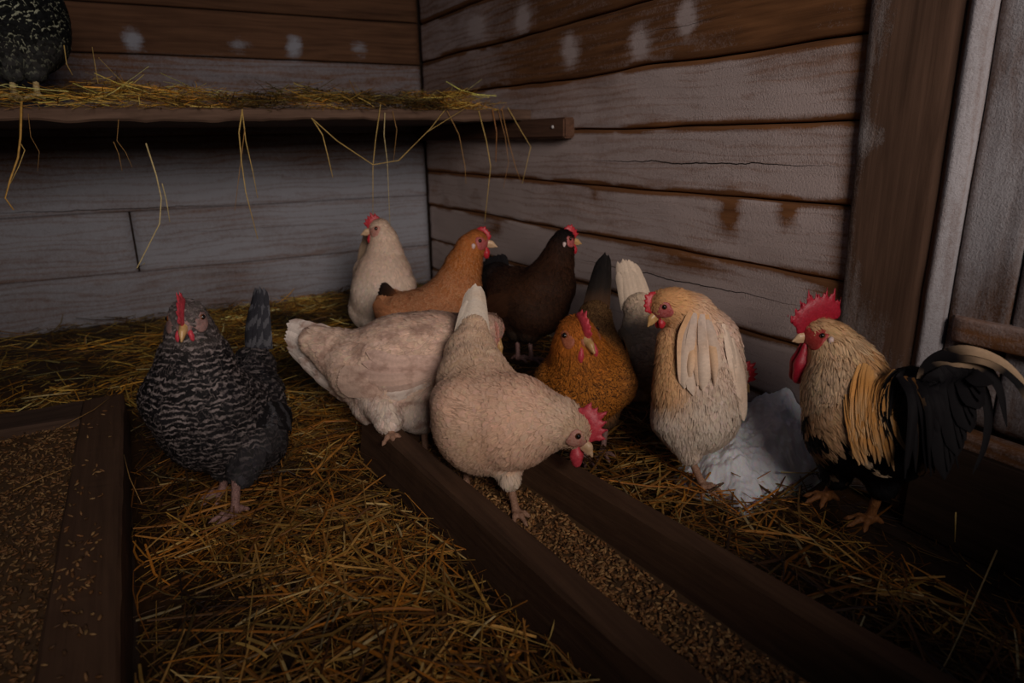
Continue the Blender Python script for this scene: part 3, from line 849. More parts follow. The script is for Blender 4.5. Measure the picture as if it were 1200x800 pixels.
o = mesh_obj('trim_1', v, f[:, ::-1], W_POST, attrs={'Frost': a}); o['kind'] = 'structure'
v, f, a = vplank('p', .722, .768, 0, 1.9, XW-.03, W_DOOR, frost_jamb, 5, roundr=.03, amp=.004, tone=.9)
o = mesh_obj('trim_2', v, f[:, ::-1], W_DOOR, attrs={'Frost': a}); o['kind'] = 'structure'
V, A, Fc = [None], [None], []
for i, (ya, yb) in enumerate(((.612, .72), (.49, .609), (.36, .487), (.22, .357), (.08, .217), (-.06, .077))):
    plank(V, Fc, A, frost_door, 'z', .24, 1.9, lambda s: ya+0*s, lambda s: yb+0*s, XW, -1, i+60, gap=.001, amp=.003, tone=.6)
o = mesh_obj('door_1', V[0], np.vstack(Fc)[:, ::-1], W_DOOR, attrs={'Frost': A[0]}); o['kind'] = 'structure'
o['_org'] = [0, 0, 0]
V, A, Fc = [None], [None], []
plank(V, Fc, A, lambda S, Z, T, s: .55+.3*(fbm(S*9, Z*20, 4, 3)-.5)*2, 'y', -.06, .712, lambda s: .412+0*s, lambda s: .458+0*s, XW-.022, -1, 3, gap=0, thick=.03, tone=.6, roundr=.004)
o2 = mesh_obj('door_rail', V[0], np.vstack(Fc), W_OLD, o, attrs={'Frost': A[0]})
simple('trim_3', box((XW-.05, -.06, 0), (XW+.02, .72, .215), .006), W_FLOOR, kind='structure')
V, A, Fc = [None], [None], []
plank(V, Fc, A, lambda S, Z, T, s: .55+.3*(fbm(S*9, Z*20, 4, 3)-.5)*2, 'y', -.06, .722, lambda s: .212+0*s, lambda s: .24+0*s, XW-.045, -1, 3, gap=0, thick=.05, tone=.6, roundr=.004)
o = mesh_obj('trim_4', V[0], np.vstack(Fc), W_OLD, attrs={'Frost': A[0]}); o['kind'] = 'structure'

# ------------------------------------------------------------------ shelf
SZ = .905; SY = 2.3
sh = empty('roosting_shelf', (0, SY, SZ)); sh['_org'] = [0, SY, SZ]
tag(sh, 'deep weathered wooden roosting shelf along the back wall, strewn with straw', 'shelf')
def rough_board(x0, x1, y0, y1, z0, z1, seed, edge=.006):
    """board along x with a chewed front edge"""
    n = 140; xs = np.linspace(x0, x1, n)
    ed = edge*(fbm(xs*7, xs*0, seed, 4)-.5)*2
    eb = edge*.8*(fbm(xs*11, xs*0+4, seed+2, 4)-.5)*2
    rows = [(y1, z0, 0, 0), (y0+.006, z0, 1, 1), (y0, z0+.006, 1, 1), (y0, z1-.006, 1, 0), (y0+.006, z1, 1, 0), (y1, z1, 0, 0)]
    V = np.array([[(x, yy+(ed[i] if a else 0), zz+(eb[i] if b else 0)) for (yy, zz, a, b) in rows] for i, x in enumerate(xs)]).reshape(-1, 3)
    Fc = []
    for i in range(n-1):
        for j in range(6):
            Fc.append((i*6+j, i*6+(j+1) % 6, (i+1)*6+(j+1) % 6, (i+1)*6+j))
    Fc.append(tuple(range(6))[::-1]); Fc.append(tuple((n-1)*6+j for j in range(6)))
    return V, Fc
simple('board', rough_board(-1.6, XW-.006, SY, SY+.30, SZ-.038, SZ, 4, .011), W_SHELF, sh, smooth=False)
simple('board', rough_board(-1.6, XW-.006, SY+.305, SY+.64, SZ-.036, SZ-.002, 9, .002), W_SHELF, sh)
simple('board', rough_board(-1.6, XW-.006, SY+.645, YW-.004, SZ-.036, SZ-.003, 12, .002), W_SHELF, sh)
ct = simple('cleat', box((XW-.045, 2.02, .800), (XW+.002, YW-.01, .868), .006), wood_mat('cleat_wood', 1, (.05, .025, .015), (.15, .075, .045), None), sh)
nv, nf = sphere(np.array((XW-.045, 2.09, .838)), .006)
nl = simple('nail', (nv, nf), solid('galvanised_nail_head', (.5, .48, .46), .4), None, smooth=True, origin=sh['_org']); nl.parent = ct; nl.location = (0, 0, 0)

# ------------------------------------------------------------------ feeding trough in the middle
def oriented_beam(p0, p1, prof, n=60, seed=0, wob=.003):
    """extrude a cross section (side, up) list along p0->p1 with a worn, wavy outline"""
    p0 = np.array(p0, float); p1 = np.array(p1, float); d = unit(p1-p0); sd = unit(np.cross(d, (0, 0, 1)))
    m_ = len(prof); V = []
    for i in range(n):
        t = i/(n-1); L = np.linalg.norm(p1-p0)*t
        for j, (a, b) in enumerate(prof):
            w1 = wob*(float(fbm(L*9, j*5.3, seed, 3))-.5)*2; w2 = wob*(float(fbm(L*9, j*5.3+50, seed+1, 3))-.5)*2
            V.append(p0+(p1-p0)*t+sd*(a+w1)+np.array((0, 0, b+w2)))
    Fc = []
    for i in range(n-1):
        for j in range(m_):
            Fc.append((i*m_+j, i*m_+(j+1) % m_, (i+1)*m_+(j+1) % m_, (i+1)*m_+j))
    Fc.append(tuple(range(m_))[::-1]); Fc.append(tuple((n-1)*m_+j for j in range(m_)))
    return V, Fc
tr = empty('feeding_trough', (.56, 1.0, .03)); tr['_org'] = [.56, 1.0, .03]
tag(tr, 'long dark wooden feeding trough filled with grain, running between the hens to the foreground', 'trough')
def prof(w0, w1, h, lean, r=.006):
    return [(-w0/2, 0), (w0/2, 0), (lean+w1/2, h-r), (lean+w1/2-r, h), (lean-w1/2+r, h), (lean-w1/2, h-r)]
# side direction of travel towards -y: sd points to -x
simple('side_board', oriented_beam((.462, 1.60, .015), (.548, .12, .015), prof(.062, .056, .115, -.012), seed=3), W_TROUGH, tr)
simple('side_board', oriented_beam((.676, 1.50, .015), (.812, .12, .015), prof(.05, .05, .115, -.024), seed=8), W_TROUGH, tr)
simple('base_board', oriented_beam((.565, 1.58, .008), (.672, .12, .008), prof(.2, .2, .02, 0, .003), seed=12, wob=.001), W_TROUGH, tr)
simple('end_board', oriented_beam((.655, 1.565, .012), (.470, 1.575, .012), prof(.03, .03, .085, 0), n=12, seed=14), W_TROUGH, tr)
# ------------------------------------------------------------------ feed box at the left
fb = empty('feed_box', (-.3, 1.3, 0)); fb['_org'] = [-.3, 1.3, 0]
tag(fb, 'shallow dark plank feed box full of grain at the left edge', 'feed box')
simple('side_board', oriented_beam((-.137, 2.20, .0), (-.168, .25, .0), prof(.108, .104, .105, 0), seed=21), W_TROUGH, fb)
simple('end_board', oriented_beam((-.19, 2.13, .0), (-1.25, 2.17, .0), prof(.16, .15, .102, 0), seed=23), wood_mat('end_board_wood', 0, (.035, .02, .014), (.12, .07, .045), None), fb)
simple('side_board', oriented_beam((-1.2, 2.1, .0), (-1.22, .25, .0), prof(.09, .09, .1, 0), seed=25), W_TROUGH, fb)
simple('base_board', box((-1.2, .25, .002), (-.2, 2.08, .02)), W_TROUGH, fb)

# ------------------------------------------------------------------ straw, grain
STRAW = attr_mat('straw', .55, .35, 90, .25)
def straw_cloud(n, xy, hfn, lmin, lmax, wmin, wmax, zr, seed, cols, pitch=.14, bendm=.25, keep=None):
    r = np.random.default_rng(seed)
    P = xy(r, n); L = lmin+(lmax-lmin)*r.random(n)**2.2; w = r.uniform(wmin, wmax, n)*.5
    a = r.uniform(0, 2*math.pi, n); pt = r.normal(0, pitch, n)
    d = np.stack([np.cos(a)*np.cos(pt), np.sin(a)*np.cos(pt), np.sin(pt)], 1)
    sd = np.stack([-np.sin(a), np.cos(a), 0*a], 1); roll = r.normal(0, .5, n)
    up = np.cross(d, sd); up *= np.sign(up[:, 2:3])
    s2 = sd*np.cos(roll)[:, None]+up*np.sin(roll)[:, None]; u2 = np.cross(d, s2); u2 *= np.sign(u2[:, 2:3]+1e-9)
    bend = r.normal(0, bendm, n); kink = r.random(n) < .25
    t = np.array([-.5, -.2, .15, .5])
    z = hfn(P[:, 0], P[:, 1])+zr[0]+(zr[1]-zr[0])*r.random(n)
    C = np.column_stack([P, z])
    bt = (t**2)[None, :]*bend[:, None]
    bt = np.where(kink[:, None], np.maximum(0, t-.15)[None]*bend[:, None]*3, bt)
    X = C[:, None]+d[:, None]*(L[:, None, None]*t[None, :, None])+s2[:, None]*(bt*L[:, None])[..., None]
    if keep is not None:
        k = keep(X[:, 0])&keep(X[:, 3])&keep(X[:, 1]); X, w, s2, u2 = X[k], w[k], s2[k], u2[k]
    n = len(X)
    # never let the ends sink far below the bedding
    hh = hfn(X[..., 0], X[..., 1]); X[..., 2] = np.maximum(X[..., 2], hh-.006)
    cs = np.array([-1, 0, 1.])
    tp = np.array([.8, 1, 1, .55])
    Y = X[:, :, None]+s2[:, None, None]*(w[:, None, None]*tp[None, :, None]*cs[None, None])[..., None]+u2[:, None, None]*(w[:, None, None]*.7*np.array([0, 1, 0])[None, None]*np.ones((1, 4, 1)))[..., None]
    V = Y.reshape(-1, 3)
    q = np.array([[i*3+j, i*3+j+1, i*3+j+4, i*3+j+3] for i in range(3) for j in range(2)])
    Fc = ((np.arange(n)*12)[:, None, None]+q[None]).reshape(-1, 4)
    cols = np.array(cols); ci = cols[r.integers(0, len(cols), n)]*(1+r.normal(0, .22, (n, 1)))
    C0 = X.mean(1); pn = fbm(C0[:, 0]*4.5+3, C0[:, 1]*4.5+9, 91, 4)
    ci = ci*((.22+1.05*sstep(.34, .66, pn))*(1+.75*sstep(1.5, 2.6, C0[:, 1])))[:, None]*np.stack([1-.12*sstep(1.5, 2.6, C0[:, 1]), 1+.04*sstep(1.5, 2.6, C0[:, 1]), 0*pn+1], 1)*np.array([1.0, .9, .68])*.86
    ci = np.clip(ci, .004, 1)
    return V, Fc, np.repeat(ci, 12, 0)
SCOL = [(.42, .2, .035), (.34, .145, .022), (.22, .09, .018), (.40, .24, .06), (.26, .16, .035), (.13, .055, .014), (.30, .19, .05), (.48, .33, .11), (.15, .085, .022), (.08, .038, .012), (.1, .05, .015), (.36, .15, .02)]
def in_trough(P):
    x, y = P[..., 0], P[..., 1]
    c = .565+(1.58-y)*.075
    return (np.abs(x-c) < .145)&(y < 1.62)
def in_box(P): 
    x, y = P[..., 0], P[..., 1]
    return (x < -.078-(2.2-y)*.017)&(y < 2.235)
def keep_floor(P): return ~in_trough(P)&~in_box(P)&(P[..., 0] < XW-.012)&(P[..., 1] < YW-.012)
def xy_floor(r, n):
    # even over the picture rather than over the floor: denser where it is near
    y = .25+3.1*r.random(n)**1.25; x = r.uniform(-1.5, XW, n)
    x = np.where(r.random(n) < .6, np.clip(r.normal(.35, .45, n)+(y-1)*.1, -1.5, XW-.02), x)
    return np.stack([x, y], 1)
def bed_keep(P):
    k = keep_floor(P)
    edge = (P[..., 0] > 1.16)&(P[..., 1] < .80-(P[..., 0]-1.16)*.6)
    return k&~(edge)
gx, gy = np.meshgrid(np.linspace(-1.55, XW-.004, 130), np.linspace(.1, YW-.004, 150), indexing='ij')
gz = hay_h(gx, gy)-.016+.012*(fbm(gx*30, gy*30, 8, 3)-.5)
inn = (in_trough(np.stack([gx, gy], -1))|in_box(np.stack([gx, gy], -1)))
gz = np.where(inn, -.01, gz)
gz = np.where((gx > 1.16)&(gy < .80-(gx-1.16)*.6), -.01, gz)
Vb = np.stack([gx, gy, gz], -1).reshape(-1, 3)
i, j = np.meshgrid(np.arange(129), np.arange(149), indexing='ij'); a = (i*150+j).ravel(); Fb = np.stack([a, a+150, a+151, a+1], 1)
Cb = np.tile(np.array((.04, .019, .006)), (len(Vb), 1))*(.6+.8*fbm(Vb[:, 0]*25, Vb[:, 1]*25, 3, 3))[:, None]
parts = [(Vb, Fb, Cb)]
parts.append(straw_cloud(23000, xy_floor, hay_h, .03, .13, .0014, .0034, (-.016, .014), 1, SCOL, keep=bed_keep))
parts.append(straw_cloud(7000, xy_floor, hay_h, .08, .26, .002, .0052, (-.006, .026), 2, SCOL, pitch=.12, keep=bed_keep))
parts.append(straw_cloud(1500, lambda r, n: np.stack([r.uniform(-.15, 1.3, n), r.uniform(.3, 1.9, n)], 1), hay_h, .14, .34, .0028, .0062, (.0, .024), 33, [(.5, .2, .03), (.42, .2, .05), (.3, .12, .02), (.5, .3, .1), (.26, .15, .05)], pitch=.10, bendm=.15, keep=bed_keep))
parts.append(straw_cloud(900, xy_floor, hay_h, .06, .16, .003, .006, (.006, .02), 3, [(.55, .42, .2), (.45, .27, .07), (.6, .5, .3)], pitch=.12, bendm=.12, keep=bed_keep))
# loose wisps across the bare boards under the rooster
parts.append(straw_cloud(160, lambda r, n: np.stack([r.uniform(1.05, 1.34, n), r.uniform(.2, .8, n)], 1), lambda x, y: 0*x+.004, .03, .1, .0014, .003, (0, .006), 4, SCOL))
def join(parts):
    Vs, Fs, Cs, b = [], [], [], 0
    for v, f, c in parts: Vs.append(v); Fs.append(f+b); Cs.append(c); b += len(v)
    return np.vstack(Vs), np.vstack(Fs), np.vstack(Cs)
v, f, c = join(parts)
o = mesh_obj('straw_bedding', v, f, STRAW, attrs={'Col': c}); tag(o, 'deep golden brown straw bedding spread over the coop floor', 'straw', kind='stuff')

SCOL2 = [tuple(min(1, v*1.0) for v in c_) for c_ in SCOL]
# straw on the shelf
def shelf_h(x, y):
    x = np.asarray(x, float)
    return SZ+.003+(.07*np.clip(fbm(x*4.1+2, np.asarray(y)*3+1, 12, 3)-.36, 0, 1)*1.6+.035*np.exp(-((x-.06)/.14)**2)+.02*np.exp(-((x-.55)/.12)**2)+.016*np.exp(-((x-1.1)/.15)**2))*sstep(2.28, 2.42, y)
sk = lambda P: (P[..., 0] < XW-.01)&(P[..., 1] > SY-.03)&(P[..., 1] < YW-.01)&~((P[..., 0] < -.07)&(P[..., 1] > SY+.015)&(P[..., 1] < SY+.22)&(np.abs(P[..., 0]+.19) < .15)&(np.sin(P[..., 0]*900+P[..., 1]*700) < .75))
ps = [straw_cloud(5200, lambda r, n: np.stack([r.uniform(-1.2, 1.15, n), SY+.0+.5*r.random(n)**1.6], 1), shelf_h, .03, .15, .0012, .0030, (0, .022), 21, SCOL2, pitch=.22, keep=sk),
      straw_cloud(420, lambda r, n: np.stack([r.uniform(-.6, 1.15, n), SY-.008+.06*r.random(n)], 1), lambda x, y: 0*x+SZ-.004, .05, .16, .0014, .003, (0, .012), 22, SCOL2, pitch=.16),
      straw_cloud(260, lambda r, n: np.stack([r.uniform(-.5, 1.2, n), SY+.01+.12*r.random(n)], 1), lambda x, y: shelf_h(x, y)+.004, .08, .24, .002, .0045, (0, .02), 23, [(.62, .42, .12), (.5, .24, .05), (.6, .46, .2)], pitch=.2),
      straw_cloud(500, lambda r, n: np.stack([r.normal(1.02, .1, n), SY-.008+.07*r.random(n)], 1), lambda x, y: 0*x+SZ+.002, .03, .12, .0014, .003, (-.012, .02), 24, SCOL2, pitch=.35)]
v, f, c = join(ps)
o = mesh_obj('shelf_straw', v, f, STRAW, attrs={'Col': c}); tag(o, 'thin layer of loose straw lying on the roosting shelf', 'straw', kind='stuff')

# hanging straws
def strand(name, pts, w, col, label, cat='straw', group=None, split=0):
    pts = np.array(pts, float)
    V = []; Fc = []; org = pts[0]
    n = len(pts)
    for i in range(n):
        tg = unit(pts[min(i+1, n-1)]-pts[max(i-1, 0)])
        s = unit(np.cross(tg, (.37, .9, .2))); u = np.cross(tg, s)
        rr = w*.5*(1-.45*i/(n-1))
        for k_ in range(5):
            a = 2*math.pi*k_/5; V.append(pts[i]+s*rr*math.cos(a)+u*rr*.6*math.sin(a))
    for i in range(n-1):
        for k_ in range(5): Fc.append((i*5+k_, i*5+(k_+1) % 5, (i+1)*5+(k_+1) % 5, (i+1)*5+k_))
    Fc.append(tuple(range(5))[::-1]); Fc.append(tuple((n-1)*5+k_ for k_ in range(5)))
    C = np.tile(np.array(col), (len(V), 1))
    o = mesh_obj(name, V, Fc, STRAW, origin=org, attrs={'Col': C}); tag(o, label, cat, group); return o
def ypix(px, py, Y):
    q = ray(px, py); t = Y/q[1]; return at(px, py, t)
def hang(pix, y0, y1, w, col, label):
    n = len(pix)
    strand('hanging_straw', [ypix(a, b, y0+(y1-y0)*i/(n-1)) for i, (a, b) in enumerate(pix)], w, col, label, group='straws hanging from the shelf edge')
G1, G2, G3 = (.5, .34, .1), (.36, .2, .06), (.55, .44, .2)
Y0 = SY-.012
hang([(25, 119), (24, 160), (21, 185), (12, 210), (6, 232), (16, 246)], Y0, Y0-.03, .0065, (.5, .28, .06), 'thick golden straw hanging below the speckled hen on the shelf, leftmost of all')
hang([(24, 168), (29, 176), (22, 195), (12, 215)], Y0-.005, Y0-.02, .003, G1, 'short kinked straw clinging to the thick leftmost hanging straw')
hang([(33, 133), (36, 160), (46, 178), (44, 200)], Y0, Y0-.02, .0016, G2, 'hair-thin curly straw right of the thick leftmost hanging straw')
hang([(139, 140), (137, 165), (147, 178), (155, 196)], Y0, Y0-.02, .0018, G2, 'thin curled straw hanging beside a bent one, second clump from the left')
hang([(133, 166), (139, 180), (143, 200)], Y0, Y0, .0022, G2, 'short pale stub of straw in the second clump from the left')
hang([(171, 168), (183, 205), (189, 232), (187, 262), (160, 315), (170, 308)], Y0-.01, Y0-.05, .0045, G3, 'long pale straw bent sharply back at its lower end, left half of the shelf')
hang([(190, 215), (195, 235), (199, 260)], Y0-.01, Y0-.02, .0035, G3, 'short pale straw beside the long sharply bent one')
hang([(284, 128), (280, 155), (283, 190), (288, 225), (302, 280)], Y0, Y0-.03, .0042, G1, 'longest straw of the forked bunch hanging left of centre')
hang([(284, 130), (288, 165), (296, 200), (302, 232)], Y0, Y0+.01, .0035, G1, 'right-hand straw of the forked bunch hanging left of centre')
hang([(287, 150), (282, 190), (275, 247)], Y0, Y0, .0025, G2, 'faint left-hand straw of the forked bunch hanging left of centre')
hang([(365, 138), (378, 158), (384, 182), (390, 208)], Y0, Y0-.02, .004, G1, 'straw hanging from the matted wad over the white hen, leftmost there')
hang([(367, 140), (395, 165), (437, 193), (467, 188), (500, 155), (545, 127)], Y0-.01, Y0-.02, .0034, G1, 'long straw slung in a shallow V below the shelf edge')
hang([(446, 122), (440, 165), (437, 195), (437, 252)], Y0, Y0-.01, .0032, G1, 'long straight straw reaching down to the comb of the white hen')
hang([(451, 132), (450, 158), (454, 190), (457, 265)], Y0, Y0+.01, .0032, G3, 'long straight straw dangling past the eye of the white hen')
hang([(460, 130), (465, 152), (461, 190)], Y0, Y0, .0026, G2, 'short wavy brown straw right of two long straight ones')
hang([(522, 128), (505, 150), (485, 170), (468, 188)], Y0, Y0, .003, G1, 'slanting straw crossing the long V-shaped one')
hang([(524, 130), (538, 158), (545, 195), (546, 215)], Y0, Y0, .003, G2, 'curved brown straw hanging right of the V-shaped one')
hang([(561, 130), (570, 165), (575, 195), (568, 260)], Y0, Y0-.01, .004, G1, 'longest straw of the right-hand tuft, hanging above the orange hen')
hang([(577, 128), (582, 155), (581, 190)], Y0, Y0, .005, (.3, .13, .04), 'thick rusty straw in the right-hand tuft')
hang([(588, 128), (596, 165), (604, 195), (611, 215)], Y0, Y0, .0034, (.34, .17, .05), 'rusty straw near the right end of the hanging tuft')
hang([(583, 126), (592, 160), (596, 190), (590, 220)], Y0, Y0, .003, (.3, .15, .05), 'dim brown straw in the middle of the right-hand tuft')
hang([(595, 126), (610, 152), (622, 172), (612, 215)], Y0, Y0-.02, .0034, G1, 'rightmost hanging straw, bent outward and back in an elbow')
hang([(75, 53), (78, 75), (85, 88)], 2.36, 2.36, .003, G1, 'fine straw caught on the back of the speckled hen on the shelf')
hang([(115, 98), (112, 80), (108, 55)], 2.5, 2.5, .003, G1, 'thin upright straw poking out of the shelf straw')
def lay(pix, hs, w, col, label):
    pts = []
    for (a, b), hh in zip(pix, hs):
        q = ray(a, b); t = (hh-H)/q[2]; pts.append(at(a, b, t))
    strand('loose_straw', pts, w, col, label)
lay([(1168, 645), (1140, 710), (1112, 770), (1095, 800)], (.13, .10, .07, .05), .005, (.45, .33, .14), 'long pale stalk slanting up at the bottom right corner')
lay([(1013, 722), (1001, 752)], (.07, .06), .005, (.5, .45, .24), 'short pale stub of straw right of the trough')
lay([(1120, 600), (1119, 635)], (.11, .05), .004, G1, 'short upright straw on the bare boards at the right')
lay([(915, 553), (940, 554), (968, 553)], (.09, .085, .085), .004, G3, 'pale straw lying at the foot of the snow heap')
lay([(655, 710), (645, 745), (638, 760)], (.10, .05, .03), .004, G1, 'short upright straw leaning on the left side of the trough')
lay([(25, 467), (55, 463), (83, 460)], (.08, .085, .08), .006, G3, 'pale flat straw lying behind the feed box')
lay([(140, 457), (110, 480), (66, 503)], (.115, .115, .108), .004, G2, 'long brown straw lying across the corner of the feed box')
lay([(145, 533), (152, 560), (166, 590)], (.107, .08, .05), .0045, G2, 'straw leaning on the right side of the feed box')
lay([(790, 645), (800, 590)], (.05, .08), .003, G3, 'pale straw standing up in front of the preening hen')
lay([(15, 575), (60, 555), (88, 545)], (.095, .1, .105), .003, G2, 'thin straw lying on the grain in the feed box')

def grain(name, n, xyz, label, seed, size=(.0062, .0028)):
    r = np.random.default_rng(seed); P = xyz(r, n); n = len(P)
    nu, rows = 6, [(-1, 0), (-.6, .75), (0, 1), (.6, .7), (1, 0)]
    T = []; 
    for t, rr in rows:
        for k_ in range(nu): T.append((t, rr*math.cos(2*math.pi*k_/nu), rr*math.sin(2*math.pi*k_/nu)*.8))
    T = np.array(T)
    a = r.uniform(0, 2*math.pi, n); p = r.normal(0, .45, n)
    d = np.stack([np.cos(a)*np.cos(p), np.sin(a)*np.cos(p), np.sin(p)], 1)
    s = np.stack([-np.sin(a), np.cos(a), 0*a], 1); u = np.cross(d, s)
    sl = size[0]*r.uniform(.75, 1.2, n); sw = size[1]*r.uniform(.75, 1.2, n)
    V = P[:, None]+d[:, None]*(T[None, :, 0]*sl[:, None])[..., None]+s[:, None]*(T[None, :, 1]*sw[:, None])[..., None]+u[:, None]*(T[None, :, 2]*sw[:, None])[..., None]
    q = np.array([[i*nu+k_, i*nu+(k_+1) % nu, (i+1)*nu+(k_+1) % nu, (i+1)*nu+k_] for i in range(4) for k_ in range(nu)])
    Fc = ((np.arange(n)*len(T))[:, None, None]+q[None]).reshape(-1, 4)
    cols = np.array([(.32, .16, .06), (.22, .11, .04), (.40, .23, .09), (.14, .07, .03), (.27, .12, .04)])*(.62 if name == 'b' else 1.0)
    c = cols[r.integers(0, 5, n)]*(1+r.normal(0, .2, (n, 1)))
    return V.reshape(-1, 3), Fc, np.repeat(np.clip(c, .01, 1), len(T), 0)
GR = attr_mat('grain_kernels', .6, .3, 200, .2)
def tro(r, n):
    y = .18+1.36*r.random(n)**1.2; c = .565+(1.58-y)*.075; x = c+r.uniform(-.085, .085, n)
    z = .035+.016*fbm(x*12, y*6, 3, 3)+r.uniform(0, .008, n)+.012*sstep(0, .085, x-c)
    return np.stack([x, y, z], 1)
def sheet(x0, x1, y0, y1, zf, nx=20, ny=60, col=(.1, .055, .025)):
    gx, gy = np.meshgrid(np.linspace(0, 1, nx), np.linspace(y0, y1, ny), indexing='ij')
    X = x0(gy)+(x1(gy)-x0(gy))*gx; Z = zf(X, gy)
    V = np.stack([X, gy, Z], -1).reshape(-1, 3)
    i, j = np.meshgrid(np.arange(nx-1), np.arange(ny-1), indexing='ij'); a = (i*ny+j).ravel()
    return V, np.stack([a, a+ny, a+ny+1, a+1], 1), np.tile(np.array(col), (len(V), 1))
cx = lambda y: .565+(1.58-y)*.075
v, f, c = join([grain('g', 7000, tro, '', 5), sheet(lambda y: cx(y)-.095, lambda y: cx(y)+.095, .12, 1.56, lambda x, y: .036+.016*fbm(x*12, y*6, 3, 3)+.012*sstep(0, .085, x-cx(y)))])
o = mesh_obj('trough_grain', v, f, GR, attrs={'Col': c}); tag(o, 'brown grain kernels filling the middle feeding trough', 'grain', kind='stuff')
bxr = lambda y: -.187-(2.2-y)*.017
bz = lambda x, y: .072+.012*fbm(x*6, y*6, 13, 3)
def boxg(r, n):
    y = .45+1.62*r.random(n)**1.15; x = bxr(y)-r.random(n)*.62
    return np.stack([x, y, bz(x, y)+r.uniform(0, .008, n)], 1)
def boxtop(r, n):
    y = r.uniform(.9, 2.1, n); y = np.where(r.random(n) < .5, r.normal(1.2, .09, n), y); x = bxr(y)+.01+r.random(n)**1.4*.07
    return np.stack([x, y, .105+.003+0*x], 1)
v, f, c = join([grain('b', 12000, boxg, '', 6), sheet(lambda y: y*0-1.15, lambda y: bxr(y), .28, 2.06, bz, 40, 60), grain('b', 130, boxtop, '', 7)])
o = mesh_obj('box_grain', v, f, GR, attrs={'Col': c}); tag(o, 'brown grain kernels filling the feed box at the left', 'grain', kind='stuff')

# ------------------------------------------------------------------ snow heap
SN, nt, b = new_mat('snow')
co = texco(nt); n1 = noise(nt, co, 14, 5, .6); n2 = noise(nt, co, 220, 3, .6)
nt.links.new(ramp(nt, n1, [(.3, (.78, .8, .85)), (.7, (.88, .9, .93))]), b.inputs['Base Color'])
b.inputs['Roughness'].default_value = .8; b.inputs['Subsurface Weight'].default_value = .25; b.inputs['Subsurface Scale'].default_value = .02
bump(nt, b, mathn(nt, 'ADD', mathn(nt, 'MULTIPLY', n1, .5), mathn(nt, 'MULTIPLY', n2, .25)), .5, .01)
def snow():
    # a drift banked against the wall
    gx, gy = np.meshgrid(np.linspace(.92, XW-.002, 180), np.linspace(.76, 1.42, 240), indexing='ij')
    a = np.clip((gx-1.03)/(XW-1.03), 0, 1)
    cy = .985+.10*a; wy_ = .115+.05*a
    q = np.clip(1-((gy-cy)/wy_)**2, 0, 1)
    hz = (.045+.105*a**.8)*q**.8*sstep(1.01, 1.08, gx+.03*(fbm(gy*14, gx*5, 3, 3)-.5)*2)
    hz = hz*(1+.30*(fbm(gx*16, gy*16, 44, 4)-.5)*2)+.022*(fbm(gx*34, gy*26, 45, 4)-.5)*sstep(0, .03, hz)+.010*(fbm(gx*110, gy*110, 46, 2)-.5)*sstep(0, .03, hz)
    z = hz-.006+hay_h(gx, gy)*sstep(0, .01, hz)*.8
    V = np.stack([gx, gy, z], -1).reshape(-1, 3)
    i, j = np.meshgrid(np.arange(179), np.arange(239), indexing='ij'); a = (i*240+j).ravel()
    return V, np.stack([a, a+240, a+241, a+1], 1)
v, f = snow()
o = mesh_obj('snow_heap', v, f, SN); tag(o, 'heap of white snow banked against the wall between the preening hen and the rooster', 'snow')

#BIRDS
# ================================================================== THE BIRDS
def G(px, py, h=.045):
    q = ray(px, py); return (h-H)/q[2]

# ---- barred hen, left foreground, facing the camera
FM_BAR = feather_mat('barred_feathers', (.24, .20, .19), bars=1.25, boff=-.4, rows=500)
FM_BARTAIL = feather_mat('barred_tail_feathers', (.11, .11, .12), bars=2.4, boff=-.2)
dk = (.011, .010, .011)
st = {'head': STY((.09, .075, .07), .012, .7, (0, .8, 0)), 'neck': STY(dk, .019, .75, (0, 1, 0)), 'body': STY(dk, .022, .95, (0, 1, 0)), 'rear': STY(dk, .028, .75, (0, .45, 0)),
      'fluff': STY((.03, .028, .03), .03, .5, (0, .12, 0)), 'wing': STY(dk, .028, .8, (0, .55, 0))}
d0 = G(270, 606)
p_t = at(296, 412, 1.66)
bird('barred_hen', 'black and white barred hen standing beside the feed box, facing the camera', 'hen', at(270, 606, d0),
     [(220, 370, 1.39, 19.5, 'head'), (224, 391, 1.41, 25, 'neck'), (229, 425, 1.44, 40, 'neck'), (229, 465, 1.47, 54, 'body'), (250, 487, 1.52, 61, 'body'), (284, 480, 1.60, 43, 'rear'), (297, 430, 1.68, 24, 'rear')],
     st, FM_BAR, dict(dir=vdir(.12, -.42, -.9), neck_end=3, comb=M['comb_pale'], face=M['face_grey'], beak=M['beak'], ch=1.25, cl=1, wattle=.45, fc=.8, thick=2.6, lean=.14),
     legs=[(277, 560, 1.45, 276, 603, 1.455, vdir(-.35, 0, -1), M['leg_grey'], .0085, .06), (265, 550, 1.53, 261, 580, 1.535, vdir(-.6, 0, -1), M['leg_grey'], .0085, .055)],
     extra=[(300, 505, 1.54, 34, 284, 553, 1.47, 17, 'fluff', (0, 0, -1)), (265, 510, 1.55, 34, 262, 548, 1.53, 14, 'fluff', (0, 0, -1)), (305, 460, 1.62, 26, 306, 520, 1.57, 28, 'rear', (0, 0, -1))],
     wings=(3, 5, .62, .62, .1), tailmat=FM_BARTAIL, wing_pat=(0, .5, 0),
     tailfn=cone_tail(5, p_t, at(301, 335, 1.72), vdir(1, 0, .5), vdir(-.4, .2, -1), .05, .022, .024, (.03, .03, .036), pat=(0, .7, 0), layers=2), tint=.25, dens=1.0, fine=3000)

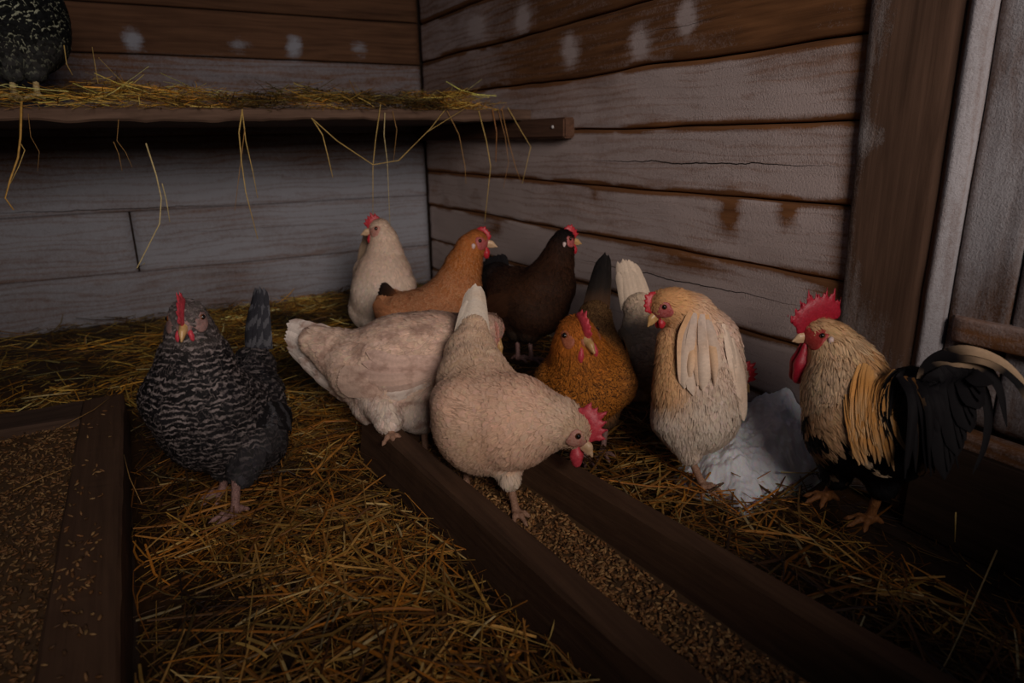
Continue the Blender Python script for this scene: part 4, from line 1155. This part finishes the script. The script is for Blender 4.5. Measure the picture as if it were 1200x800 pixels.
# ---- speckled hen on the shelf (only her lower body is in frame)
FM_SPK = feather_mat('speckled_feathers', (.36, .38, .27), bars=.9, boff=-.15)
dS = 2.4/ray(15, 118)[1]
st = {'head': STY((.03, .03, .025), .014, .7, (0, .6, 0)), 'neck': STY((.012, .013, .012), .02, .6, (0, .8, 0)), 'body': STY((.007, .008, .008), .020, .85, (0, 1, 0)),
      'fluff': STY((.03, .03, .028), .03, .5, (0, .2, 0)), 'wing': STY((.01, .011, .011), .03, .7, (0, .7, 0))}
bird('speckled_hen', 'speckled black hen standing on the shelf in the top left corner, head out of frame', 'hen', at(30, 119, dS),
     [(-75, -128, 1.80, 16, 'head'), (-62, -105, 1.82, 22, 'neck'), (-40, -60, 1.86, 34, 'neck'), (-14, -8, 1.9, 54, 'body'), (10, 18, 1.93, 60, 'body'), (24, 36, 1.97, 48, 'body'), (38, 10, 2.02, 26, 'body')],
     st, FM_SPK, dict(dir=vdir(-.9, 0, -.4), neck_end=3), 
     legs=[(14, 88, 1.90, 17, 117, 1.91, vdir(-.3, 0, -1), M['leg_straw'], .0075, .05), (41, 90, 1.94, 45, 117, 1.94, vdir(.3, 0, -1), M['leg_straw'], .0075, .05)],
     extra=[(8, 55, 1.90, 32, 14, 84, 1.90, 12, 'fluff', (0, 0, -1)), (38, 58, 1.94, 32, 41, 84, 1.94, 12, 'fluff', (0, 0, -1))],
     wings=None, tint=.3, fine=1200,
     tailfn=fan_tail(7, at(38, 5, 2.03), unit(at(75, -75, 2.12)-at(38, 5, 2.03)), vdir(0, 0, 1), vdir(-1, .4, 0), .13, .04, .3, (.012, .013, .013), (0, .6, 0)))

# ---- white hen at the back
FM_CRM = feather_mat('cream_feathers', (.3, .24, .19))
FM_BUF = feather_mat('buff_cream_feathers', (.42, .2, .1), mottle=.30, mcol=(.56, .32, .17), mscale=(11, 11, 11))
def cream(c=(.76, .56, .42), n=(.74, .54, .40), f=(.74, .63, .52), hd=None, fs=.026):
    return {'head': STY(hd or n, .010, .6), 'neck': STY(n, .022, .42), 'body': STY(c, fs, .6), 'fluff': STY(f, .028, .42), 'wing': STY(c, .032, .55), 'rear': STY(c, .03, .6)}
ls = cream((.76, .58, .45), (.76, .58, .44))
bird('white_hen', 'slim cream white hen standing upright in the back corner, head turned left', 'hen', at(437, 394, 2.62),
     [(445, 268, 2.57, 12, 'head'), (450, 281, 2.58, 14.5, 'neck'), (451, 297, 2.59, 20, 'neck'), (450, 322, 2.6, 31, 'body'), (448, 343, 2.61, 35, 'body'), (438, 360, 2.66, 27, 'fluff'), (430, 318, 2.72, 15, 'rear')],
     ls, FM_CRM, dict(dir=vdir(-1, -.08, -.25), neck_end=3, comb=M['comb'], face=M['face_pink'], beak=M['beak_pale'], ch=.75, cl=.9, wattle=.7, fc=.85),
     legs=[(433, 375, 2.6, 434, 396, 2.6, vdir(-.3, 0, -1), M['leg']), (447, 375, 2.63, 450, 395, 2.63, vdir(.2, 0, -1), M['leg'])],
     extra=[(462, 326, 2.58, 20, 472, 334, 2.57, 15, 'wing', (0, 0, -1)), (440, 362, 2.6, 20, 435, 374, 2.6, 12, 'fluff', (0, 0, -1))],
     wings=None, tailfn=cone_tail(5, at(424, 325, 2.70), at(431, 266, 2.76), vdir(1, 0, .3), vdir(-.3, .2, -1), .05, .03, .024, (.56, .40, .27)))

# ---- orange hen behind, looking right
FM_OR = feather_mat('ginger_feathers', (.62, .34, .18))
oc, oc2 = (.46, .19, .085), (.40, .13, .03)
st = {'head': STY((.46, .15, .04), .010, .6), 'neck': STY(oc2, .022, .42, (0, 0, .45)), 'body': STY(oc, .022, .7, (0, 0, .6)), 'rear': STY(oc, .024, .7, (0, 0, .5)), 'fluff': STY(oc, .03, .5), 'wing': STY(oc, .024, .7, (0, 0, .6))}
bird('ginger_hen', 'ginger hen with a dark tail tip looking right at the back', 'hen', at(512, 432, 2.25),
     [(559, 282, 2.2, 13, 'head'), (551, 291, 2.2, 15, 'neck'), (543, 312, 2.2, 20, 'neck'), (535, 340, 2.2, 28, 'neck'), (513, 374, 2.22, 40, 'body'), (483, 378, 2.25, 36, 'body'), (458, 356, 2.28, 17, 'rear')],
     st, FM_OR, dict(dir=vdir(1, -.12, -.1), neck_end=4, comb=M['comb'], face=M['face'], beak=M['beak_pale'], ch=.5, cl=.9, wattle=.85, fc=.95, lobe=True),
     legs=[(503, 402, 2.22, 505, 436, 2.22, vdir(1, 0, -.2), M['leg']), (520, 400, 2.28, 524, 430, 2.28, vdir(1, 0, -.2), M['leg'])],
     extra=[(505, 385, 2.24, 28, 505, 402, 2.22, 14, 'fluff', (0, 0, -1)), (522, 385, 2.28, 24, 521, 402, 2.28, 12, 'fluff', (0, 0, -1))],
     wings=(4, 6, .6, .55, .05),
     tailfn=fan_tail(8, at(470, 356, 2.22), unit(at(438, 340, 2.29)-at(470, 354, 2.24)), vdir(-.3, 1, 0), vdir(0, .1, -1), .10, .028, .6, [(.3, .1, .03), (.05, .022, .012), (.012, .01, .009)]))

# ---- black-brown hen in the corner
FM_BK = feather_mat('black_brown_feathers', (.09, .03, .010))
bc = (.009, .007, .007)
st = {'head': STY(bc, .014, .6), 'neck': STY((.04, .016, .008), .026, .4, (0, 0, .3)), 'body': STY((.030, .014, .008), .026, .7, (0, 0, .2)), 'rear': STY(bc, .03, .7), 'fluff': STY((.03, .022, .016), .03, .5), 'wing': STY((.05, .021, .010), .03, .7, (0, 0, .3))}
bird('black_brown_hen', 'black and dark brown hen standing by the right wall in the back corner', 'hen', at(621, 425, 2.2),
     [(661, 280, 2.1, 11.5, 'head'), (657, 291, 2.11, 14, 'neck'), (652, 308, 2.12, 19, 'neck'), (643, 334, 2.13, 30, 'body'), (628, 354, 2.17, 38, 'body'), (606, 350, 2.23, 36, 'body'), (583, 328, 2.28, 20, 'rear')],
     st, FM_BK, dict(dir=vdir(.95, -.12, .15), neck_end=3, comb=M['comb'], face=M['face'], ch=.7, cl=.9, wattle=.8, fc=.9, lobe=True),
     legs=[(620, 390, 2.17, 623, 424, 2.17, vdir(.8, 0, -.2), M['leg_grey']), (606, 388, 2.2, 607, 422, 2.2, vdir(.8, 0, -.2), M['leg_grey'])],
     extra=[(622, 368, 2.17, 26, 620, 390, 2.17, 12, 'fluff', (0, 0, -1)), (605, 365, 2.2, 24, 606, 388, 2.2, 12, 'fluff', (0, 0, -1))],
     wings=(3, 5, .6, .6, .05),
     tailfn=fan_tail(9, at(592, 335, 2.27), unit(at(569, 302, 2.31)-at(592, 335, 2.27)), vdir(-1, -.6, .1), vdir(0, 0, -1), .125, .032, .38, (.008, .007, .008)))

# ---- pinkish cream hen in the middle, seen from the side, head behind the pecking hen
FM_PK = feather_mat('mottled_pink_cream_feathers', (.34, .22, .17), mottle=.85, mcol=(.40, .25, .19), mscale=(22, 22, 34))
pk = (.76, .54, .41)
st = {'head': STY((.6, .4, .3), .014, .6), 'neck': STY((.5, .33, .26), .03, .36, (.2, 0, 0)), 'body': STY(pk, .028, .5), 'rear': STY((.74, .54, .41), .034, .5), 'fluff': STY((.76, .64, .54), .026, .36), 'wing': STY((.66, .46, .35), .034, .42)}
p_t = at(402, 422, 1.78)
bird('cream_hen', 'pinkish cream hen seen from the side, one foot on the trough end', 'hen', at(457, 514, 1.64),
     [(573, 384, 1.82, 17, 'head'), (560, 398, 1.82, 24, 'neck'), (540, 406, 1.81, 38, 'neck'), (508, 421, 1.78, 56, 'body'), (468, 430, 1.76, 60, 'body'), (430, 430, 1.77, 44, 'rear'), (398, 414, 1.79, 27, 'rear'), (370, 400, 1.81, 18, 'rear')],
     st, FM_PK, dict(dir=vdir(.35, -.75, -.55), neck_end=3, comb=M['face_pink'], face=M['face_pink'], beak=M['beak'], ch=.35, cl=.8, wattle=.4, fc=1.1),
     legs=[(456, 494, 1.64, 459, 513, 1.635, vdir(.3, 0, -1), M['leg'], .0085, .052), (497, 500, 1.72, 499, 545, 1.72, vdir(.8, 0, -.4), M['leg'], .008, .05)],
     extra=[(448, 462, 1.70, 30, 455, 492, 1.65, 16, 'fluff', (0, 0, -1)), (490, 465, 1.72, 30, 495, 492, 1.72, 15, 'fluff', (0, 0, -1)), (440, 470, 1.74, 28, 485, 476, 1.72, 28, 'fluff', (-.3, 0, -1))],
     wings=(3, 5, .6, .5, -.05), tint=.1, wing_col=(.7, .5, .39),
     wingfn=lay_wing([[(548, 452-6*i, 1.6), (500, 462-8*i, 1.58), (460, 468-9*i, 1.6), (418+4*i, 466-10*i, 1.66)] for i in range(6)], .034,
                     [(.84, .72, .62), (.74, .53, .43), (.70, .49, .39), (.74, .52, .42), (.70, .48, .39), (.73, .51, .41)], None, .008),
     tailfn=multi(cone_tail(9, at(402, 432, 1.78), at(333, 392, 1.85), unit(at(402, 380, 1.78)-at(402, 470, 1.78)), vdir(-.1, .1, -1), .15, .085, .034, [(.72, .52, .4), (.78, .66, .56), (.8, .7, .62)], layers=3),
                  cone_tail(6, at(432, 448, 1.74), at(380, 444, 1.80), unit(at(402, 400, 1.78)-at(402, 470, 1.78)), vdir(-.1, .1, -1), .10, .075, .032, (.72, .54, .42), layers=2)))

# ---- cream hen pecking in front
p_t = at(553, 404, 1.60)
st = {'head': STY((.60, .42, .28), .010, .6), 'neck': STY((.80, .58, .43), .018, .4), 'body': STY((.76, .50, .35), .022, .65), 'rear': STY((.70, .50, .35), .028, .8, (0, 0, .3)), 'fluff': STY((.78, .64, .5), .028, .4), 'wing': STY((.74, .48, .34), .026, .6)}
bird('cream_hen', 'buff cream hen standing in the trough, bending to peck with her tail upright', 'hen', at(590, 600, 1.45),
     [(671, 503, 1.35, 21, 'head'), (655, 495, 1.37, 28, 'neck'), (632, 494, 1.39, 37, 'neck'), (602, 494, 1.42, 54, 'body'), (571, 492, 1.47, 62, 'body'), (556, 446, 1.55, 42, 'rear'), (552, 415, 1.60, 29, 'rear'), (555, 385, 1.64, 15, 'rear')],
     st, FM_BUF, dict(dir=vdir(.66, -.62, -.25), neck_end=3, up=vdir(.65, .75, 0), comb=M['comb_pale'], face=M['face_pink'], beak=M['beak_pale'], ch=1.05, cl=1.15, wattle=1.15, fc=.85, blade=.34, sp=6),
     legs=[(597, 563, 1.42, 605, 604, 1.43, vdir(.5, 0, -1), M['leg'], .0078, .05), (546, 535, 1.55, 547, 574, 1.56, vdir(.3, 0, -1), M['leg'], .0075, .05)],
     extra=[(590, 530, 1.44, 28, 597, 562, 1.42, 12, 'fluff', (0, 0, -1)), (550, 500, 1.52, 44, 546, 528, 1.55, 18, 'fluff', (0, 0, -1)),
            (608, 480, 1.40, 38, 543, 478, 1.44, 35, 'wing', vdir(-1, .12, .3)), (545, 480, 1.43, 34, 533, 470, 1.47, 27, 'wing', vdir(-1, .3, .3))],
     wings=None, tint=.05, k=.004,
     tailfn=cone_tail(7, p_t, at(557, 333, 1.70), vdir(1, 0, .35), vdir(.1, .3, -1), .080, .030, .026, [(.72, .54, .38), (.78, .66, .52), (.78, .68, .56)], layers=3))

# ---- golden laced hen facing the camera
FM_GO = feather_mat('gold_laced_feathers', (.03, .012, .006))
st = {'head': STY((.36, .11, .02), .010, .6), 'neck': STY((.40, .11, .013), .024, .28, (.1, 0, .25)), 'body': STY((.42, .145, .02), .018, .55, (0, 0, .9)), 'rear': STY((.14, .075, .03), .022, .6, (0, 0, .7)), 'fluff': STY((.1, .06, .035), .03, .5), 'wing': STY((.2, .08, .02), .02, .6, (0, 0, .8))}
p_t = at(697, 362, 1.90)
bird('golden_hen', 'golden brown laced hen facing the camera, dark tail raised behind', 'hen', at(688, 538, 1.68),
     [(675, 389, 1.60, 20, 'head'), (676, 404, 1.61, 26, 'neck'), (680, 420, 1.63, 34, 'neck'), (685, 447, 1.66, 47, 'body'), (688, 440, 1.74, 45, 'body'), (693, 405, 1.84, 30, 'rear'), (697, 372, 1.89, 19, 'rear')],
     st, FM_GO, dict(dir=vdir(.42, -.28, -.85), neck_end=3, comb=M['comb_pale'], face=skin_mat('rusty_face_skin', (.28, .07, .03), (.4, .13, .06), .6, 220), beak=M['beak'], ch=.8, cl=.95, wattle=.7, fc=.8, blade=.45),
     legs=[(686, 492, 1.68, 684, 541, 1.68, vdir(0, 0, -1), M['leg_grey']), (712, 488, 1.72, 706, 532, 1.72, vdir(.2, 0, -1), M['leg_grey'])],
     extra=[(672, 465, 1.70, 30, 684, 490, 1.69, 14, 'fluff', (0, 0, -1)), (708, 462, 1.74, 30, 711, 488, 1.72, 13, 'fluff', (0, 0, -1))],
     wings=(3, 5, .72, .55, .05), tint=.2,
     tailfn=cone_tail(6, p_t, at(708, 296, 1.97), vdir(1, 0, .3), vdir(-.3, .2, -1), .07, .026, .022, [(.1, .05, .025), (.02, .015, .012), (.010, .009, .009)], layers=2))

# ---- white hen turned to the wall behind the preening hen
st = cream((.56, .40, .26), (.64, .48, .34), (.66, .55, .44))
st['rear'] = STY((.68, .52, .37), .03, .5)
p_t = at(748, 362, 1.93)
bird('white_hen', 'white hen with raised tail half hidden behind the preening hen', 'hen', at(790, 490, 1.82),
     [(861, 440, 1.64, 14, 'head'), (852, 436, 1.66, 19, 'neck'), (836, 428, 1.70, 26, 'neck'), (812, 424, 1.76, 38, 'body'), (782, 418, 1.83, 44, 'body'), (762, 392, 1.9, 32, 'rear'), (750, 362, 1.94, 18, 'rear')],
     st, FM_CRM, dict(dir=vdir(.75, -.6, -.1), neck_end=3, comb=M['comb'], face=M['face'], ch=.9, wattle=.7, fc=.9, up=vdir(.55, .8, 0)),
     legs=[(775, 460, 1.84, 775, 493, 1.85, vdir(1, 0, -.4), M['leg']), (798, 462, 1.8, 800, 500, 1.8, vdir(1, 0, -.4), M['leg'])],
     extra=[(772, 435, 1.85, 34, 775, 460, 1.84, 15, 'fluff', (0, 0, -1)), (795, 440, 1.8, 30, 797, 462, 1.8, 14, 'fluff', (0, 0, -1)), (756, 425, 1.86, 22, 752, 455, 1.86, 14, 'fluff', (0, 0, -1))],
     wings=(3, 5, .6, .55, .05),
     tailfn=cone_tail(7, p_t, at(733, 303, 2.0), vdir(1, 0, .1), vdir(-.2, .3, -1), .085, .052, .022, (.72, .58, .44), layers=2))

# ---- preening hen
st = {'head': STY((.60, .31, .13), .010, .6), 'neck': STY((.70, .40, .18), .024, .36), 'body': STY((.78, .57, .44), .028, .55), 'rear': STY((.7, .5, .36), .034, .7), 'fluff': STY((.74, .62, .5), .028, .4), 'wing': STY((.75, .60, .46), .034, .5)}
def preen_wing(q, pts, rad, sp, lat, up):
    # wing quills lifted over the back and falling in folds
    cols = [[(.70, .40, .2), (.76, .5, .3), (.80, .6, .45)], [(.6, .48, .40), (.76, .6, .47), (.78, .62, .48)]]
    def lay_on(pp, offs):
        pp = np.array(pp)
        for _ in range(3): pp = pp-q.B.grad(pp)*(q.B.sdf(pp)-np.array(offs))[:, None]
        return pp
    for i in range(10):
        t = i/9
        pp = lay_on([at(812+16*t, 366+3*t, 1.46), at(804+30*t, 396, 1.44), at(800+40*t, 428, 1.43), at(798+46*t, 458-26*abs(t-.4)+7*math.sin(i*2.6), 1.43)], [.006, .020+.006*(i % 2), .020+.006*(i % 3), .008])
        q.add(pp, .030, vdir(.5*math.cos(i*1.9), .1, -1), cols[i % 2], rows=14, cup=.3, taper=.6, tip='round' if i % 2 else 'point')
    for i in range(9):
        pp = lay_on([at(840+3*i, 386+6*i, 1.50), at(850+2*i, 425+4*i, 1.478), at(850+2*i, 468+3*i, 1.488)], [.004, .010, .009])
        q.add(pp, .028, vdir(.55, 0, -1), (.78, .62, .48), rows=12, cup=.15)
bird('cream_hen', 'cream hen preening beside the snow, head tucked left over raised wing feathers', 'hen', at(818, 566, 1.52),
     [(778, 357, 1.49, 17, 'head'), (790, 359, 1.50, 19, 'neck'), (808, 371, 1.52, 26, 'neck'), (826, 400, 1.54, 36, 'body'), (823, 438, 1.54, 45, 'body'), (816, 480, 1.53, 50, 'fluff')],
     st, FM_BUF, dict(dir=vdir(-.75, -.62, -.3), neck_end=2, comb=M['comb'], face=M['face'], beak=M['beak'], ch=.6, cl=.9, wattle=.6, fc=.85, up=vdir(-.65, .75, 0)),
     legs=[(808, 534, 1.51, 823, 571, 1.515, vdir(.4, 0, -1), M['leg'], .0078, .05), (832, 515, 1.60, 836, 545, 1.62, vdir(.6, 0, -.8), M['leg'], .0078, .05)],
     extra=[(798, 495, 1.51, 32, 808, 532, 1.51, 12, 'fluff', (0, 0, -1)), (826, 490, 1.57, 32, 831, 512, 1.60, 14, 'fluff', (0, 0, -1)), (788, 400, 1.51, 17, 792, 460, 1.50, 26, 'neck', (0, 0, -1)), (850, 408, 1.55, 18, 850, 460, 1.54, 20, 'wing', (0, 0, -1))],
     wings=None, tailfn=preen_wing, grav=.8, tint=.05)

# ---- rooster
FM_RO = feather_mat('rooster_feathers', (.02, .014, .01))
gold, org, blk = (.74, .46, .22), (.60, .28, .08), (.008, .007, .008)
st = {'head': STY((.6, .38, .2), .012, .5), 'neck': STY(gold, .044, .2, (.12, 0, 0)), 'cape': STY((.86, .63, .40), .05, .2, (.9, 0, 0)), 'breast': STY((.78, .56, .36), .030, .5, (.3, 0, .5)),
      'belly': STY((.03, .022, .018), .034, .6, (0, 0, 0)), 'back': STY(org, .05, .2, (.15, 0, 0)), 'black': STY(blk, .042, .4), 'wing': STY(org, .042, .3, (.1, 0, 0)), 'fluff': STY((.05, .04, .034), .034, .5)}
def ro_recol(P, C, T):
    C = C.copy(); T = T.copy()
    # black and cream mottling low on the breast and belly
    n = fbm(P[:, 0]*34+P[:, 2]*13, P[:, 1]*34+P[:, 2]*31, 6, 3)
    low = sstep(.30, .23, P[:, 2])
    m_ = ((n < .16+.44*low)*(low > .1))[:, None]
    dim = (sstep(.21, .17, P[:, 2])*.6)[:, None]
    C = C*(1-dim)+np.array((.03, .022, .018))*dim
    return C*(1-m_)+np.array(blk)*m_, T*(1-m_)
def rooster_tail(q, pts, rad, sp, lat, up):
    S = lambda a, b, d: at(a, b, d)
    n0 = vdir(-.1, .2, -1)
    bk, cr = (.009, .008, .009), (.42, .29, .18)
    # main black fan and hanging side feathers
    for i in range(13):
        t = i/12
        e = S(1112+50*t-10*abs(t-.5), 562-110*t, 1.12-.03*t)
        q.add([S(1075+10*t, 470-22*t, 1.185-.01*t), S(1105+30*t, 450-18*t, 1.14-.01*t), e], .04, n0, bk, rows=16, cup=.15, tip='point' if i % 3 else 'round')
    for i in range(22):
        t = rng.random()
        q.add([S(1056+28*t, 440+4*t, 1.19-.02*t), S(1070+34*t, 470, 1.145-.02*t+.01*rng.random()), S(1062+60*t+rng.normal(0, 5), 548-8*t+rng.normal(0, 9), 1.15-.03*t+.012*rng.random())], .026, n0, bk if i not in (2, 6) else [(.16, .07, .02), (.05, .03, .015), bk], rows=12, cup=.2, tip='point')
    # sickles
    q.add([S(1078, 455, 1.18), S(1090, 428, 1.16), S(1120, 416, 1.13), S(1160, 422, 1.10), S(1192, 446, 1.08), S(1212, 486, 1.07)], .034, n0, [cr, bk, bk, bk, cr, bk, bk, cr], rows=26, cup=.1, tip='point')
    q.add([S(1072, 450, 1.185), S(1094, 424, 1.16), S(1128, 410, 1.12), S(1175, 424, 1.09), S(1214, 462, 1.07)], .024, n0, [bk, cr, bk, cr, cr, cr], rows=26, cup=.1, tip='point')
    q.add([S(1084, 460, 1.18), S(1105, 436, 1.155), S(1140, 440, 1.13), S(1158, 475, 1.115), S(1155, 520, 1.11), S(1140, 555, 1.11)], .026, n0, [cr, cr, bk, bk, bk], rows=26, cup=.1, tip='point')
    q.add([S(1078, 450, 1.18), S(1102, 426, 1.15), S(1145, 426, 1.12), S(1170, 452, 1.10), S(1180, 500, 1.09)], .03, n0, [bk, bk, cr, bk, bk, bk], rows=26, cup=.1, tip='point')
    # pale wing tip feathers at the flank
    for i in range(5):
        q.add([S(985+5*i, 520+4*i, 1.275), S(1012+5*i, 538+4*i, 1.24), S(1046+3*i, 551+3*i-2*i, 1.235)], .016, n0, [(.5, .27, .1), (.62, .44, .26), (.72, .58, .44)], rows=10, cup=.2)
    # orange shoulder and saddle hackles hanging over the wing
    def lay_on(pp, offs):
        pp = np.array(pp)
        for _ in range(3): pp = pp-q.B.grad(pp)*(q.B.sdf(pp)-np.array(offs))[:, None]
        return pp
    for i in range(120):
        t = rng.random(); j = rng.random(); y0 = 424+60*j**1.3
        pp = lay_on([S(1006+56*t, y0+8*t, 1.30-.09*t), S(1002+62*t, y0+30+6*t, 1.27-.06*t), S(1000+60*t+rng.normal(0, 3), y0+58+rng.normal(0, 6)+6*t, 1.25-.05*t)], [.004, .009, .012])
        q.add(pp, .015, n0, [(.64, .34, .12), (.60, .27, .07), (.68, .42, .2)] if t < .8 or i % 3 == 0 else blk, (.3 if t > .6 else 0, 0, 0), rows=10, cup=.15, tip='point')
bird('rooster', 'rooster with tall red comb, golden neck and black tail by the door', 'rooster', at(1000, 605, 1.36),
     [(960, 391, 1.385, 19, 'head'), (972, 402, 1.38, 24, 'neck'), (985, 424, 1.37, 34, 'neck'), (991, 458, 1.355, 46, 'cape'), (1000, 500, 1.335, 52, 'breast'), (1040, 506, 1.29, 54, 'back'), (1078, 488, 1.22, 42, 'black'), (1088, 468, 1.18, 26, 'black')],
     st, FM_RO, dict(dir=vdir(-1, -.03, -.12), neck_end=4, comb=skin_mat('rooster_comb_skin', (.26, .006, .018), (.4, .014, .035), .45, 200), face=skin_mat('rooster_face_skin', (.32, .02, .02), (.42, .06, .05), .5, 240), beak=M['beak_pale'], ch=1.85, cl=1.7, wattle=2.6, fc=1.1, lobe=True, sp=8, bl=.85, blade=.55, thick=4),
     legs=[(1032, 572, 1.30, 1018, 612, 1.33, vdir(-1, 0, -.3), M['leg_orange'], .0085, .05), (978, 560, 1.39, 968, 585, 1.42, vdir(-1, 0, -.3), M['leg_orange'], .0085, .05)],
     extra=[(1030, 530, 1.30, 34, 1034, 568, 1.295, 16, 'fluff', (0, 0, -1)), (985, 525, 1.37, 34, 980, 556, 1.385, 16, 'fluff', (0, 0, -1)), (1008, 434, 1.335, 26, 1018, 470, 1.30, 34, 'back', (.1, 0, -1)), (1070, 455, 1.23, 26, 1060, 520, 1.24, 34, 'black', (.1, 0, -1))],
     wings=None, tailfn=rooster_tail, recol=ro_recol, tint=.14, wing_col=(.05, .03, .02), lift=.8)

for o in list(bpy.data.objects):
    if '_org' in o: del o['_org']
